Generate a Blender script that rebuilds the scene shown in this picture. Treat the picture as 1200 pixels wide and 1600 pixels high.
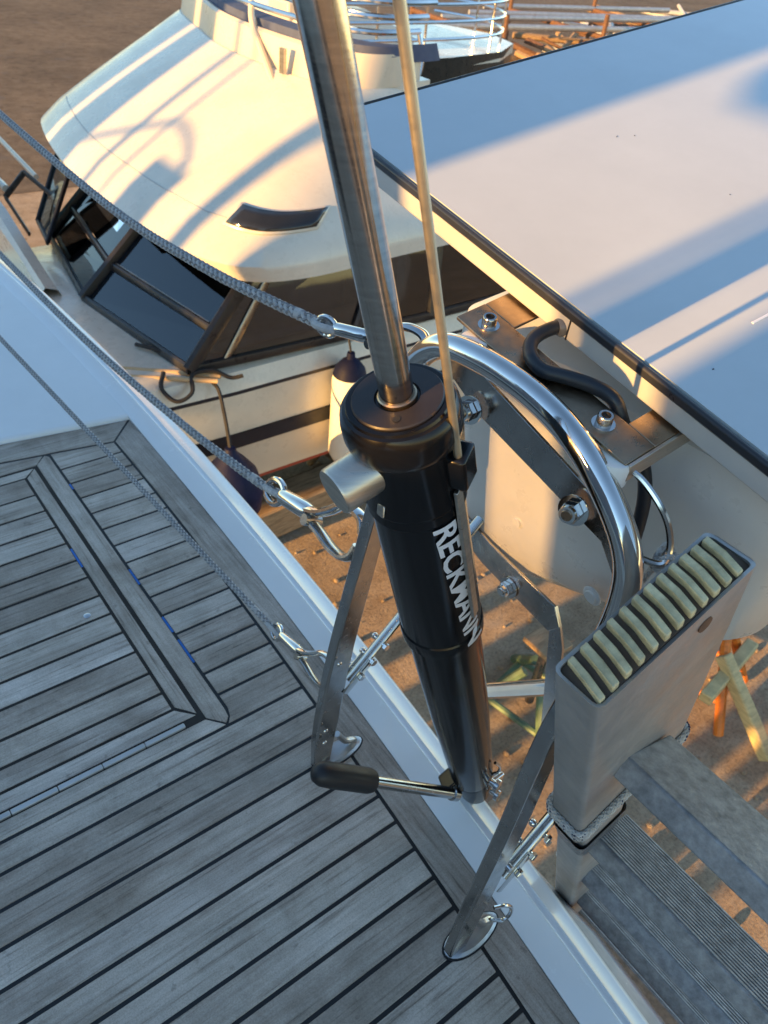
import bpy, bmesh, math, random
from math import radians, sin, cos, pi, sqrt, atan2
from mathutils import Vector, Matrix
random.seed(7)
for o in list(bpy.data.objects): bpy.data.objects.remove(o)
scene = bpy.context.scene
COL = scene.collection

# ------------------------------------------------------------------ camera
cam_d = bpy.data.cameras.new('camera'); cam = bpy.data.objects.new('camera', cam_d); COL.objects.link(cam)
RX = Vector((0.79532, -0.59984, 0.08748)); UP = Vector((0.32553, 0.54436, 0.77311)); BK = Vector((-0.51137, -0.58639, 0.62821))
m3 = Matrix((RX, UP, BK)).transposed()
cam.matrix_world = Matrix.Translation((0, 0, 1.25)) @ m3.to_4x4()
cam_d.sensor_fit = 'HORIZONTAL'; cam_d.sensor_width = 36; cam_d.lens = 36.9
cam_d.clip_start = 0.02; cam_d.clip_end = 400
cam_d.dof.use_dof = True; cam_d.dof.focus_distance = 0.88; cam_d.dof.aperture_fstop = 17.0
scene.camera = cam
scene.render.resolution_x = 768; scene.render.resolution_y = 1024

# ------------------------------------------------------------------ sky, sun, exposure
SUN_EL = 10.0
w = bpy.data.worlds.new('World'); scene.world = w; w.use_nodes = True
nt = w.node_tree; nt.nodes.clear()
sky = nt.nodes.new('ShaderNodeTexSky'); sky.sky_type = 'NISHITA'; sky.sun_disc = False
sky.sun_elevation = radians(SUN_EL); sky.sun_rotation = radians(-90.0)
sky.air_density = 1.0; sky.dust_density = 0.0; sky.ozone_density = 1.7
bg = nt.nodes.new('ShaderNodeBackground'); bg.inputs[1].default_value = 0.15
wo = nt.nodes.new('ShaderNodeOutputWorld')
nt.links.new(sky.outputs[0], bg.inputs[0]); nt.links.new(bg.outputs[0], wo.inputs[0])
sl = bpy.data.lights.new('sun', 'SUN'); sl.energy = 5.0; sl.angle = radians(0.53); sl.color = (1.0, 0.53, 0.15)
so = bpy.data.objects.new('sun', sl); COL.objects.link(so); so.location = (-20, 0, 8)
so.rotation_euler = Vector((cos(radians(SUN_EL)), 0.0, -sin(radians(SUN_EL)))).to_track_quat('-Z', 'Y').to_euler()
vs = scene.view_settings; vs.view_transform = 'Standard'; vs.look = 'None'; vs.gamma = 1.0; vs.use_curve_mapping = False
vs.exposure = 1.4

# ------------------------------------------------------------------ materials
MATS = {}
def _mat(name):
    m = bpy.data.materials.new(name); m.use_nodes = True
    n = m.node_tree; b = n.nodes['Principled BSDF']
    MATS[name] = m
    return m, n, b
def nd(n, t, **k):
    x = n.nodes.new(t)
    for a, v in k.items():
        if a in x.inputs: x.inputs[a].default_value = v
        else: setattr(x, a, v)
    return x
def ramp(n, fac, stops):
    r = n.nodes.new('ShaderNodeValToRGB'); e = r.color_ramp.elements
    while len(e) < len(stops): e.new(0.5)
    for i, (p, c) in enumerate(stops):
        e[i].position = p; e[i].color = (c[0], c[1], c[2], 1) if hasattr(c, '__len__') else (c, c, c, 1)
    n.links.new(fac, r.inputs[0]); return r.outputs[0]
def coords(n, scale, rand=True):
    tc = n.nodes.new('ShaderNodeTexCoord'); mp = n.nodes.new('ShaderNodeMapping')
    mp.inputs['Scale'].default_value = scale
    n.links.new(tc.outputs['Object'], mp.inputs[0])
    if rand:
        oi = n.nodes.new('ShaderNodeObjectInfo'); vm = n.nodes.new('ShaderNodeVectorMath'); vm.operation = 'SCALE'
        vm.inputs[0].default_value = (17.3, 9.1, 23.7); n.links.new(oi.outputs['Random'], vm.inputs[3])
        n.links.new(vm.outputs[0], mp.inputs[1])
    return mp.outputs[0]
def noise(n, vec, scale, detail=4, rough=0.6, dist=0.0):
    x = nd(n, 'ShaderNodeTexNoise', Scale=scale, Detail=detail, Roughness=rough, Distortion=dist)
    n.links.new(vec, x.inputs['Vector']); return x.outputs['Fac']
def bump(n, b, h, strength=0.2, dist=0.002):
    x = nd(n, 'ShaderNodeBump', Strength=strength, Distance=dist)
    n.links.new(h, x.inputs['Height']); n.links.new(x.outputs[0], b.inputs['Normal'])
def mixc(n, fac, a, c, mode='MIX'):
    x = n.nodes.new('ShaderNodeMix'); x.data_type = 'RGBA'; x.blend_type = mode
    if hasattr(fac, 'links'): n.links.new(fac, x.inputs[0])
    else: x.inputs[0].default_value = fac
    for s, v in ((6, a), (7, c)):
        if hasattr(v, 'links'): n.links.new(v, x.inputs[s])
        else: x.inputs[s].default_value = (v[0], v[1], v[2], 1)
    return x.outputs[2]
def simple(name, col, rough=0.4, metal=0.0, var=0.15, vs=6.0, rv=0.15, bs=0.0, bscale=80, coat=0.0, scale=(1, 1, 1), spec=0.5):
    m, n, b = _mat(name)
    v = coords(n, scale)
    f = noise(n, v, vs, 5, 0.65)
    lo = [c * (1 - var) for c in col]; hi = [min(1, c * (1 + var)) for c in col]
    n.links.new(ramp(n, f, [(0.3, lo), (0.7, hi)]), b.inputs['Base Color'])
    f2 = noise(n, v, vs * 3.1, 6, 0.7)
    n.links.new(ramp(n, f2, [(0.3, max(0.02, rough - rv)), (0.7, min(1, rough + rv))]), b.inputs['Roughness'])
    b.inputs['Metallic'].default_value = metal
    b.inputs['Coat Weight'].default_value = coat; b.inputs['Coat Roughness'].default_value = 0.05
    b.inputs['Specular IOR Level'].default_value = spec
    if bs: bump(n, b, noise(n, v, bscale, 3), bs, 0.001)
    return m
def teak(name, along):
    m, n, b = _mat(name)
    s = (3.0, 70.0, 70.0) if along == 'x' else (70.0, 3.0, 70.0)
    s2 = (2.0, 14.0, 14.0) if along == 'x' else (14.0, 2.0, 14.0)
    v = coords(n, s); v2 = coords(n, s2); v3 = coords(n, (1, 1, 1))
    g = noise(n, v, 2.2, 6, 0.7, 0.3); p = noise(n, v2, 1.0, 4, 0.6, 0.5); bl = noise(n, v3, 9.0, 5, 0.65); fine = noise(n, v3, 420, 3, 0.7)
    oi = n.nodes.new('ShaderNodeObjectInfo')
    c1 = ramp(n, g, [(0.28, (0.22, 0.18, 0.145)), (0.44, (0.53, 0.465, 0.395)), (0.74, (0.68, 0.615, 0.545))])
    c2 = ramp(n, p, [(0.3, (0.55, 0.52, 0.49)), (0.6, (1.0, 1.0, 1.0))])
    c = mixc(n, 0.75, c1, c2, 'MULTIPLY')
    c = mixc(n, 0.6, c, ramp(n, bl, [(0.3, (0.55, 0.53, 0.5)), (0.62, (1.08, 1.08, 1.1))]), 'MULTIPLY')
    c = mixc(n, 0.75, c, ramp(n, oi.outputs['Random'], [(0.0, (0.66, 0.61, 0.57)), (0.5, (0.95, 0.92, 0.88)), (1.0, (1.12, 1.12, 1.14))]), 'MULTIPLY')
    st = noise(n, v3, 2.6, 6, 0.7, 0.8)
    c = mixc(n, 0.8, c, ramp(n, st, [(0.30, (0.62, 0.57, 0.52)), (0.48, (1.0, 0.99, 0.98)), (0.7, (1.1, 1.11, 1.13))]), 'MULTIPLY')
    sp = noise(n, v3, 38, 4, 0.6)
    c = mixc(n, 0.55, c, ramp(n, sp, [(0.26, (0.35, 0.33, 0.31)), (0.36, (1, 1, 1))]), 'MULTIPLY')
    c = mixc(n, 0.5, c, ramp(n, fine, [(0.35, (0.6, 0.6, 0.6)), (0.6, (1.1, 1.1, 1.1))]), 'MULTIPLY')
    n.links.new(c, b.inputs['Base Color'])
    n.links.new(ramp(n, g, [(0.3, 0.78), (0.7, 0.55)]), b.inputs['Roughness'])
    ad = n.nodes.new('ShaderNodeMath'); ad.operation = 'ADD'; n.links.new(g, ad.inputs[0])
    ml = n.nodes.new('ShaderNodeMath'); ml.operation = 'MULTIPLY'; ml.inputs[1].default_value = 0.4; n.links.new(fine, ml.inputs[0]); n.links.new(ml.outputs[0], ad.inputs[1])
    bump(n, b, ad.outputs[0], 0.55, 0.0016)
    return m
teak('teak_x', 'x'); teak('teak_y', 'y')
simple('caulk', (0.010, 0.011, 0.013), 0.55, bs=0.2, bscale=200)
simple('caulk_gap', (0.022, 0.017, 0.013), 0.8)
simple('gelcoat', (0.78, 0.79, 0.79), 0.22, var=0.035, vs=3, rv=0.08, coat=0.4)
simple('gelcoat_deck', (0.74, 0.75, 0.75), 0.4, var=0.035, vs=4, rv=0.1)
simple('boat_white', (0.64, 0.60, 0.51), 0.30, var=0.09, vs=3.0, rv=0.1, coat=0.3)
simple('boat_cream', (0.62, 0.55, 0.44), 0.35, var=0.06, vs=2.0)
simple('navy_stripe', (0.008, 0.011, 0.022), 0.45, var=0.2)
simple('red_stripe', (0.30, 0.05, 0.03), 0.5)
simple('antifoul', (0.05, 0.055, 0.08), 0.8, var=0.3)
simple('steel', (0.64, 0.63, 0.61), 0.10, 1.0, var=0.08, vs=12, rv=0.05)
simple('steel_dull', (0.44, 0.43, 0.415), 0.22, 1.0, var=0.12, vs=14, rv=0.1)
simple('steel_brushed', (0.55, 0.50, 0.43), 0.36, 1.0, var=0.18, vs=10, rv=0.12, scale=(1, 1, 18))
simple('steel_plate', (0.34, 0.25, 0.17), 0.34, 1.0, var=0.25, vs=16, rv=0.14, bs=0.06, bscale=40)  # brown base colour holds the bracket's reflection of sunlit ground
simple('rod_chrome', (0.50, 0.46, 0.41), 0.17, 1.0, var=0.16, vs=5, rv=0.07, scale=(6, 6, 40))
simple('black_anodised', (0.0045, 0.0045, 0.0055), 0.18, 0.0, var=0.3, vs=9, rv=0.03, spec=0.36)
simple('black_cap', (0.022, 0.018, 0.019), 0.42, 0.1, var=0.2, vs=30, rv=0.08)
simple('black_rubber', (0.014, 0.014, 0.016), 0.5, var=0.3, rv=0.12)
simple('skylight_glass', (0.02, 0.022, 0.025), 0.07, var=0.2, rv=0.02)
simple('print_white', (0.80, 0.80, 0.80), 0.45, var=0.02)
simple('nylon_white', (0.78, 0.76, 0.70), 0.4, var=0.04)
simple('panel_sheet', (0.47, 0.515, 0.54), 0.15, var=0.05, vs=5, rv=0.07, coat=0.5)
simple('panel_frame', (0.58, 0.57, 0.55), 0.42, 0.35, var=0.08, rv=0.1)
simple('panel_gasket', (0.02, 0.022, 0.028), 0.35)
simple('panel_back', (0.45, 0.45, 0.44), 0.5)
simple('locker_white', (0.64, 0.625, 0.59), 0.32, var=0.05, vs=5, rv=0.1, bs=0.05, bscale=12)
simple('galvanised', (0.40, 0.39, 0.375), 0.52, 0.6, var=0.16, vs=12, rv=0.14, bs=0.14, bscale=200)
simple('tread_grey', (0.30, 0.31, 0.32), 0.62, 0.35, var=0.35, vs=60, rv=0.15, bs=0.5, bscale=260)
simple('plug_cream', (0.60, 0.50, 0.28), 0.6, var=0.35, vs=45, bs=0.3, bscale=300)
simple('plug_dark', (0.06, 0.04, 0.025), 0.7)
simple('rod_sunlit_tone', (0.66, 0.56, 0.41), 0.45, 1.0, var=0.08, rv=0.08, scale=(1, 1, 3))  # steel rod, the sun's gold on it put into the base colour
simple('foot_steel', (0.50, 0.49, 0.48), 0.36, 1.0, var=0.12, vs=20, rv=0.1)
simple('rope_dark', (0.22, 0.225, 0.235), 0.85, var=0.3, vs=90)
simple('rope_grey', (0.40, 0.40, 0.395), 0.8, var=0.28, vs=90, bs=0.4, bscale=900)
simple('rope_light', (0.50, 0.49, 0.46), 0.8, var=0.35, vs=60, bs=0.4, bscale=900)
simple('rope_fleck', (0.03, 0.04, 0.09), 0.8)
simple('rope_black', (0.02, 0.02, 0.022), 0.8)
simple('rope_tan', (0.52, 0.38, 0.22), 0.75)
simple('tape_blue', (0.01, 0.12, 0.42), 0.5)
simple('tape_grey', (0.10, 0.105, 0.115), 0.35, var=0.3, vs=30)
simple('cable_black', (0.013, 0.016, 0.022), 0.42, var=0.2)
simple('fender_white', (0.78, 0.76, 0.68), 0.4, var=0.06)
simple('fender_navy', (0.006, 0.009, 0.040), 0.6, var=0.3, spec=0.2)
simple('frame_dark', (0.020, 0.020, 0.022), 0.35, var=0.3)
simple('frame_bronze', (0.30, 0.26, 0.22), 0.3, 1.0, var=0.2)
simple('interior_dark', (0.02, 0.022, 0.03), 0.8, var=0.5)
simple('interior_blue', (0.22, 0.26, 0.33), 0.7, var=0.3)
simple('curtain', (0.42, 0.30, 0.16), 0.9, var=0.25, vs=3, scale=(9, 1, 1))
simple('cushion_blue', (0.06, 0.08, 0.15), 0.7)
simple('orange_paint', (0.62, 0.17, 0.02), 0.5, var=0.35, vs=14)
simple('yellow_timber', (0.55, 0.42, 0.20), 0.7, var=0.25, vs=10, scale=(1, 1, 6))
simple('green_paint', (0.09, 0.15, 0.09), 0.5, var=0.4, vs=8)
simple('timber', (0.30, 0.20, 0.11), 0.8, var=0.4, vs=8, scale=(1, 6, 6))
simple('dark_hull', (0.018, 0.017, 0.017), 0.35, var=0.3)
simple('canvas', (0.10, 0.12, 0.17), 0.9, var=0.2)
simple('canvas_tan', (0.45, 0.40, 0.33), 0.9, var=0.2)
simple('aluminium', (0.50, 0.50, 0.50), 0.55, 0.8)
simple('rust', (0.13, 0.065, 0.035), 0.8, var=0.5, vs=20)
def glass(name, tint, mixf):
    m, n, b = _mat(name)
    n.nodes.remove(b)
    tr = nd(n, 'ShaderNodeBsdfTransparent'); tr.inputs[0].default_value = (*tint, 1)
    gl = nd(n, 'ShaderNodeBsdfGlossy', Roughness=0.03); gl.inputs[0].default_value = (0.9, 0.95, 1, 1)
    fr = nd(n, 'ShaderNodeFresnel', IOR=1.6); mx = nd(n, 'ShaderNodeMixShader')
    ad = nd(n, 'ShaderNodeMath'); ad.operation = 'MULTIPLY_ADD'; ad.inputs[1].default_value = 1.0; ad.inputs[2].default_value = mixf
    v = coords(n, (1, 1, 1)); bp = nd(n, 'ShaderNodeBump', Strength=0.03, Distance=0.01); n.links.new(noise(n, v, 3.0, 2), bp.inputs['Height'])
    n.links.new(bp.outputs[0], gl.inputs['Normal'])
    n.links.new(fr.outputs[0], ad.inputs[0]); n.links.new(ad.outputs[0], mx.inputs[0])
    n.links.new(tr.outputs[0], mx.inputs[1]); n.links.new(gl.outputs[0], mx.inputs[2])
    n.links.new(mx.outputs[0], n.nodes['Material Output'].inputs[0])
glass('glass_tint', (0.34, 0.42, 0.50), 0.02)
glass('glass_green', (0.55, 0.72, 0.66), 0.08)
def ground_mat(name, k):
    m, n, b = _mat(name)
    v = coords(n, (1, 1, 1), False)
    a = noise(n, v, 0.5, 6, 0.6); c = noise(n, v, 4.0, 8, 0.7, 0.4); d = noise(n, v, 45.0, 5, 0.75); e = noise(n, v, 1.6, 5, 0.6)
    col = ramp(n, c, [(0.25, (0.28, 0.20, 0.13)), (0.5, (0.46, 0.355, 0.24)), (0.75, (0.56, 0.45, 0.325))])
    col = mixc(n, 0.6, col, ramp(n, a, [(0.35, (0.55, 0.52, 0.5)), (0.6, (1.1, 1.05, 1.0))]), 'MULTIPLY')
    col = mixc(n, 0.55, col, ramp(n, d, [(0.36, (0.35, 0.33, 0.3)), (0.5, (1.0, 1.0, 1.0)), (0.68, (1.35, 1.3, 1.2))]), 'MULTIPLY')
    vo = nd(n, 'ShaderNodeTexVoronoi', Scale=2.6); n.links.new(v, vo.inputs['Vector'])
    spots = ramp(n, vo.outputs['Distance'], [(0.05, (0.25, 0.22, 0.2)), (0.11, (1, 1, 1))])
    col = mixc(n, 0.75, col, spots, 'MULTIPLY')
    col = mixc(n, ramp(n, e, [(0.60, 0.0), (0.68, 0.5)]), col, (0.34, 0.31, 0.28))
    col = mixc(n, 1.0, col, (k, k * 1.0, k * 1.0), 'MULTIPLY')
    n.links.new(col, b.inputs['Base Color']); b.inputs['Roughness'].default_value = 0.95
    b.inputs['Specular IOR Level'].default_value = 0.2
    ad = n.nodes.new('ShaderNodeMath'); ad.operation = 'ADD'; n.links.new(c, ad.inputs[0]); n.links.new(d, ad.inputs[1])
    bump(n, b, ad.outputs[0], 0.7, 0.03)
ground_mat('ground_dirt', 1.0); ground_mat('shaded_asphalt', .42)  # second one is asphalt with distant shade put into its tone

# ------------------------------------------------------------------ mesh helpers
def V(*a): return Vector(a)
class MB:
    def __init__(s): s.v = []; s.f = []
    def add(s, vs_, fs):
        k = len(s.v); s.v += [tuple(x) for x in vs_]; s.f += [tuple(i + k for i in f) for f in fs]; return s
    def box(s, c, size, m=None):
        hx, hy, hz = [q / 2 for q in size]; c = Vector(c)
        P = [Vector((x, y, z)) for z in (-hz, hz) for y in (-hy, hy) for x in (-hx, hx)]
        P = [c + (m @ p if m else p) for p in P]
        return s.add(P, [(0, 2, 3, 1), (4, 5, 7, 6), (0, 1, 5, 4), (2, 6, 7, 3), (0, 4, 6, 2), (1, 3, 7, 5)])
    def prism(s, poly, z0, z1):          # polygon in xy, counterclockwise
        n = len(poly)
        P = [(x, y, z0) for x, y in poly] + [(x, y, z1) for x, y in poly]
        F = [tuple(range(n - 1, -1, -1)), tuple(range(n, 2 * n))] + [(i, (i + 1) % n, n + (i + 1) % n, n + i) for i in range(n)]
        return s.add(P, F)
    def slab(s, pts, off):               # 3d polygon extruded along a vector
        n = len(pts); off = Vector(off)
        P = [Vector(p) for p in pts] + [Vector(p) + off for p in pts]
        F = [tuple(range(n - 1, -1, -1)), tuple(range(n, 2 * n))] + [(i, (i + 1) % n, n + (i + 1) % n, n + i) for i in range(n)]
        return s.add(P, F)
    def loft(s, rings, closed=True, caps=True, loop=False):
        n = len(rings[0]); P = [p for r in rings for p in r]; F = []
        R = len(rings)
        for i in range(R if loop else R - 1):
            for j in range(n if closed else n - 1):
                a = i * n + j; b = i * n + (j + 1) % n; c = ((i + 1) % R) * n + (j + 1) % n; d = ((i + 1) % R) * n + j
                F.append((a, b, c, d))
        if caps and not loop and closed:
            F.append(tuple(range(n - 1, -1, -1))); F.append(tuple(range((R - 1) * n, R * n)))
        return s.add(P, F)
    def tube(s, path, r, n=12, loop=False, caps=True, prof=None, up=None):
        path = [Vector(p) for p in path]; N = len(path)
        T = []
        for i in range(N):
            if loop: t = path[(i + 1) % N] - path[i - 1]
            else: t = path[min(i + 1, N - 1)] - path[max(i - 1, 0)]
            T.append(t.normalized())
        u = Vector(up) if up else (Vector((0, 0, 1)) if abs(T[0].z) < 0.9 else Vector((1, 0, 0)))
        u = (u - T[0] * u.dot(T[0])).normalized(); rings = []
        for i in range(N):
            u = (u - T[i] * u.dot(T[i])).normalized(); w_ = T[i].cross(u)
            ri = r[i] if isinstance(r, list) else r
            pr = prof or [(cos(2 * pi * k / n), sin(2 * pi * k / n)) for k in range(n)]
            ra, rb = ri if hasattr(ri, '__len__') else (ri, ri)
            rings.append([path[i] + u * (a * ra) + w_ * (b_ * rb) for a, b_ in pr])
        return s.loft(rings, True, caps, loop)
    def lathe(s, prof, o, ax, n=32):     # prof: (distance along axis, radius)
        o = Vector(o); ax = Vector(ax).normalized(); u = ax.orthogonal().normalized(); w_ = ax.cross(u)
        return s.loft([[o + ax * h + (u * cos(2 * pi * k / n) + w_ * sin(2 * pi * k / n)) * max(r, 1e-5) for k in range(n)] for h, r in prof])
    def cyl(s, a, b, r, n=16):
        a = Vector(a); b = Vector(b); return s.lathe([(0, r), ((b - a).length, r)], a, b - a, n)
    def sphere(s, c, r, n=16, sc=(1, 1, 1)):
        c = Vector(c); k = max(6, n // 2)
        rings = [[c + Vector((r * sc[0] * sin(pi * (i + .02) / (k + .04)) * cos(2 * pi * j / n), r * sc[1] * sin(pi * (i + .02) / (k + .04)) * sin(2 * pi * j / n), -r * sc[2] * cos(pi * (i + .02) / (k + .04)))) for j in range(n)] for i in range(k + 1)]
        return s.loft(rings)
    def build(s, name, mat, parent=None, smooth=True, bevel=0, kind=None, ang=35, seg=2):
        me = bpy.data.meshes.new(name); me.from_pydata(s.v, [], s.f); me.update()
        b = bmesh.new(); b.from_mesh(me); bmesh.ops.recalc_face_normals(b, faces=b.faces); b.to_mesh(me); b.free()
        me.materials.append(MATS[mat])
        if smooth:
            me.polygons.foreach_set('use_smooth', [True] * len(me.polygons))
            me.set_sharp_from_angle(angle=radians(ang))
        o = bpy.data.objects.new(name, me); COL.objects.link(o)
        if bevel:
            bv = o.modifiers.new('bevel', 'BEVEL'); bv.width = bevel; bv.segments = seg; bv.limit_method = 'ANGLE'; bv.angle_limit = radians(40)
        if parent is not None:
            o.parent = parent; o.matrix_parent_inverse = PINV[parent.name]
        if kind: o['kind'] = kind
        PINV[o.name] = Matrix.Identity(4) if parent is None else Matrix.Identity(4)
        return o
PINV = {}
def thing(name, loc, label, cat, group=None):
    o = bpy.data.objects.new(name, None); COL.objects.link(o); o.location = loc; o.empty_display_size = 0.1
    o['label'] = label; o['category'] = cat
    if group: o['group'] = group
    PINV[o.name] = Matrix.Translation(loc).inverted()
    return o
def tag(o, label, cat, group=None):
    o['label'] = label; o['category'] = cat
    if group: o['group'] = group
    return o
def bez(pts, n=10):                       # Catmull-Rom through the points
    P = [Vector(p) for p in pts]; P = [2 * P[0] - P[1]] + P + [2 * P[-1] - P[-2]]; out = []
    for i in range(1, len(P) - 2):
        for k in range(n):
            t = k / n
            out.append(0.5 * ((2 * P[i]) + (P[i + 1] - P[i - 1]) * t + (2 * P[i - 1] - 5 * P[i] + 4 * P[i + 1] - P[i + 2]) * t * t + (3 * P[i] - P[i - 1] - 3 * P[i + 1] + P[i + 2]) * t ** 3))
    return out + [P[-2]]
def frame(d, up=(0, 0, 1)):               # matrix whose x axis is d
    x = Vector(d).normalized(); y = Vector(up).cross(x)
    if y.length < 1e-4: y = Vector((0, 1, 0)).cross(x)
    y.normalize(); return Matrix((x, y, x.cross(y))).transposed()
def hexa(mb, c, ax, r, h):
    return mb.lathe([(0, r * .9), (h * .12, r), (h * .88, r), (h, r * .9)], c, ax, 6)
def nut_on_bolt(c, ax, r, parent, name='nut', core='steel_plate'):
    c = Vector(c); ax = Vector(ax).normalized()
    m = MB(); m.lathe([(0, r * 1.45), (r * .18, r * 1.45)], c, ax, 20); hexa(m, c + ax * r * .18, ax, r, r * .95)
    m.lathe([(0, r * .85), (r * .35, r * .78)], c + ax * r * 1.1, ax, 16)
    o = m.build(name, 'steel', parent)
    q = MB(); q.lathe([(0, r * .52), (r * .45, r * .52), (r * .5, r * .46)], c + ax * r * 1.1, ax, 14); q.build('bolt_end', core, o)
    return o
def rope_mesh(mb, path, r, strands=8, pitch=None, n=5, mb2=None):
    # two sets of counter-wound strands that pass over and under each other
    path = [Vector(p) for p in path]; L = [0]
    for i in range(1, len(path)): L.append(L[-1] + (path[i] - path[i - 1]).length)
    pitch = pitch or r * 8.0; step = r * 0.42; N = max(4, int(L[-1] / step)); S = []; j = 0
    for i in range(N + 1):
        d = L[-1] * i / N
        while j < len(L) - 2 and L[j + 1] < d: j += 1
        t = (d - L[j]) / max(1e-9, L[j + 1] - L[j]); S.append((path[j].lerp(path[j + 1], t), d))
    T = [(S[min(i + 1, N)][0] - S[max(i - 1, 0)][0]).normalized() for i in range(N + 1)]
    u = T[0].orthogonal().normalized(); U = []
    for t in T: u = (u - t * u.dot(t)).normalized(); U.append((u, t.cross(u)))
    h = strands // 2; sr = r * 0.40
    for sg in (1, -1):
        for k in range(h):
            pts = []
            for i in range(N + 1):
                a = sg * (2 * pi * S[i][1] / pitch) + 2 * pi * k / h
                rr = r * 0.72 + sg * 0.11 * r * cos(h * a * 1.0)
                pts.append(S[i][0] + U[i][0] * (rr * cos(a)) + U[i][1] * (rr * sin(a)))
            (mb2 if (mb2 is not None and sg < 0) else mb).tube(pts, sr, n, caps=False)
    mb.tube([p for p, d in S], r * 0.66, 6, caps=False)
    return mb
# ------------------------------------------------------------------ ground
GZ = -3.0
gm = MB(); gm.add([(-80, -80, GZ), (120, -80, GZ), (120, 120, GZ), (-80, 120, GZ)], [(0, 1, 2, 3)])
g = gm.build('ground', 'ground_dirt', None, False); g['kind'] = 'structure'
gm = MB(); gm.add([(-80, 13.2, GZ + .006), (120, 12.6, GZ + .006), (120, 120, GZ + .006), (-80, 120, GZ + .006)], [(0, 1, 2, 3)])  # far asphalt sheet, darker colour in place of shade
g = gm.build('far_asphalt_shade', 'shaded_asphalt', None, False); g['kind'] = 'structure'

# ------------------------------------------------------------------ own yacht: deck, rail, hatch
yacht = thing('sailing_yacht', (-5, .46, -2.9), 'white sailing yacht whose grey teak planked stern deck fills the lower left', 'yacht')
def xm(y): return 0.493 + 0.098 * y - 0.031 * y * y         # seam between planks and margin board
def xr(y): return xm(y) + 0.058 + 0.0105 * y                # inner edge of the white rail
SEAM = 0.0034
db = MB(); ys = [-1.6 + i * .1 for i in range(36)]
db.loft([[(-1.3, y, -.03), (-1.3, y, -.0018), (xr(y) + .01, y, -.0018), (xr(y) + .01, y, -.03)] for y in ys])
deck = db.build('deck', 'caulk', yacht, False)
def plank(poly, mat='teak_x', name='deck_plank', par=None, dz=0.0):
    m = MB(); m.prism(poly, -.012, dz + random.uniform(-.00035, .00035))
    return m.build(name, mat, par or deck, False, bevel=.0009, seg=1)
def ym(x): return 1.784 + (0.568 - x) * 0.168               # seam of the top margin board
def yt(x): return 1.872 + (0.628 - x) * 0.142               # end of the teak
Y1 = [.2112 + .0553 * k for k in range(-24, 12)]
Y1[-1] = .816
for a, b in zip(Y1, Y1[1:]):
    a += SEAM; b -= SEAM
    if a > .24 and b < .33 and False: pass
    plank([(-1.28, a), (xm(a) - SEAM, a), (xm(b) - SEAM, b), (-1.28, b)])
Y2 = [.816, .888, .9476, 1.009, 1.071, 1.133, 1.196, 1.2596, 1.3228, 1.390, 1.458, 1.526, 1.595, 1.663, 1.731]
HX = .404
for i, (a, b) in enumerate(zip(Y2, Y2[1:])):
    a += SEAM; b -= SEAM
    if i == 0: poly = [(.392, a), (xm(a) - SEAM, a), (xm(b) - SEAM, b), (HX + SEAM, b), (HX + SEAM, .852), (.402, .833)]
    else: poly = [(HX + SEAM, a), (xm(a) - SEAM, a), (xm(b) - SEAM, b), (HX + SEAM, b)]
    plank(poly)
a = 1.731 + SEAM
plank([(HX + SEAM, a), (xm(a) - SEAM, a), (xm(ym(.56)) - SEAM, ym(.566) - SEAM), (HX + SEAM, ym(HX) - SEAM)])
# margin boards
ysm = [-1.3 + i * .15 for i in range(21)] + [1.784]
inner = [(xm(y) + SEAM, y) for y in ysm]; outer = [(xr(y) - .001, y) for y in [-1.3 + i * .15 for i in range(21)] + [1.862]]
plank(outer + inner[::-1], 'teak_y', 'margin_board')
plank([(-.6, ym(-.6) + SEAM), (xm(1.784) - .001, 1.784 + SEAM + .001), (xr(1.86) - .006, 1.866), (-.6, yt(-.6) - .002)], 'teak_x', 'margin_board')
# hatch frame boards and lid
hatch = MB().prism([(-.62, .86), (.353, .8685), (.353, 1.770), (-.62, 1.775)], -.03, -.0017).build('hatch_lid', 'caulk', yacht, False)
well = MB().prism([(-.6, .845), (.3625, .845), (.3625, 1.7775), (-.6, 1.7775)], -.05, -.0012).build('hatch_gutter', 'caulk_gap', yacht, False)
plank([(.3625, .853), (.389, .823), (.3985, .834), (HX - SEAM, .852), (HX - SEAM, ym(HX) - .012), (.392, ym(.39) - SEAM), (.3625, 1.779)], 'teak_y', 'frame_board')
plank([(-.6, .816 + SEAM), (.372, .816 + SEAM), (.386, .820), (.360, .850), (-.6, .850)], 'teak_x', 'frame_board')
plank([(-.6, 1.7785), (.3600, 1.7785), (.387, ym(.387) - SEAM), (-.6, ym(-.6) - SEAM)], 'teak_x', 'frame_board')
LX = .3215
plank([(LX + SEAM, .906), (.3525, .872), (.3525, 1.7685), (LX + SEAM, 1.736)], 'teak_y', 'hatch_plank', hatch)
plank([(-.6, .869), (.350, .869), (LX - .001, .9), (-.6, .9)], 'teak_x', 'hatch_plank', hatch)
plank([(-.6, 1.7405), (LX, 1.7405), (.350, 1.769), (-.6, 1.773)], 'teak_x', 'hatch_plank', hatch)
YL = [.9025, .949, 1.006, 1.071, 1.133, 1.195, 1.257, 1.323, 1.387, 1.453, 1.52, 1.591, 1.661, 1.7385]
for a, b in zip(YL, YL[1:]):
    plank([(-.6, a + SEAM), (LX - SEAM, a + SEAM), (LX - SEAM, b - SEAM), (-.6, b - SEAM)], 'teak_x', 'hatch_plank', hatch)
x = .322
for k in range(9):                                            # piano hinge leaves
    L = .0775
    MB().prism([(x - L + .0012, .8525), (x, .8525), (x, .8622), (x - L + .0012, .8622)], -.008, .0042).build('hinge_leaf', 'aluminium', hatch, bevel=.0015)
    x -= L
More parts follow.
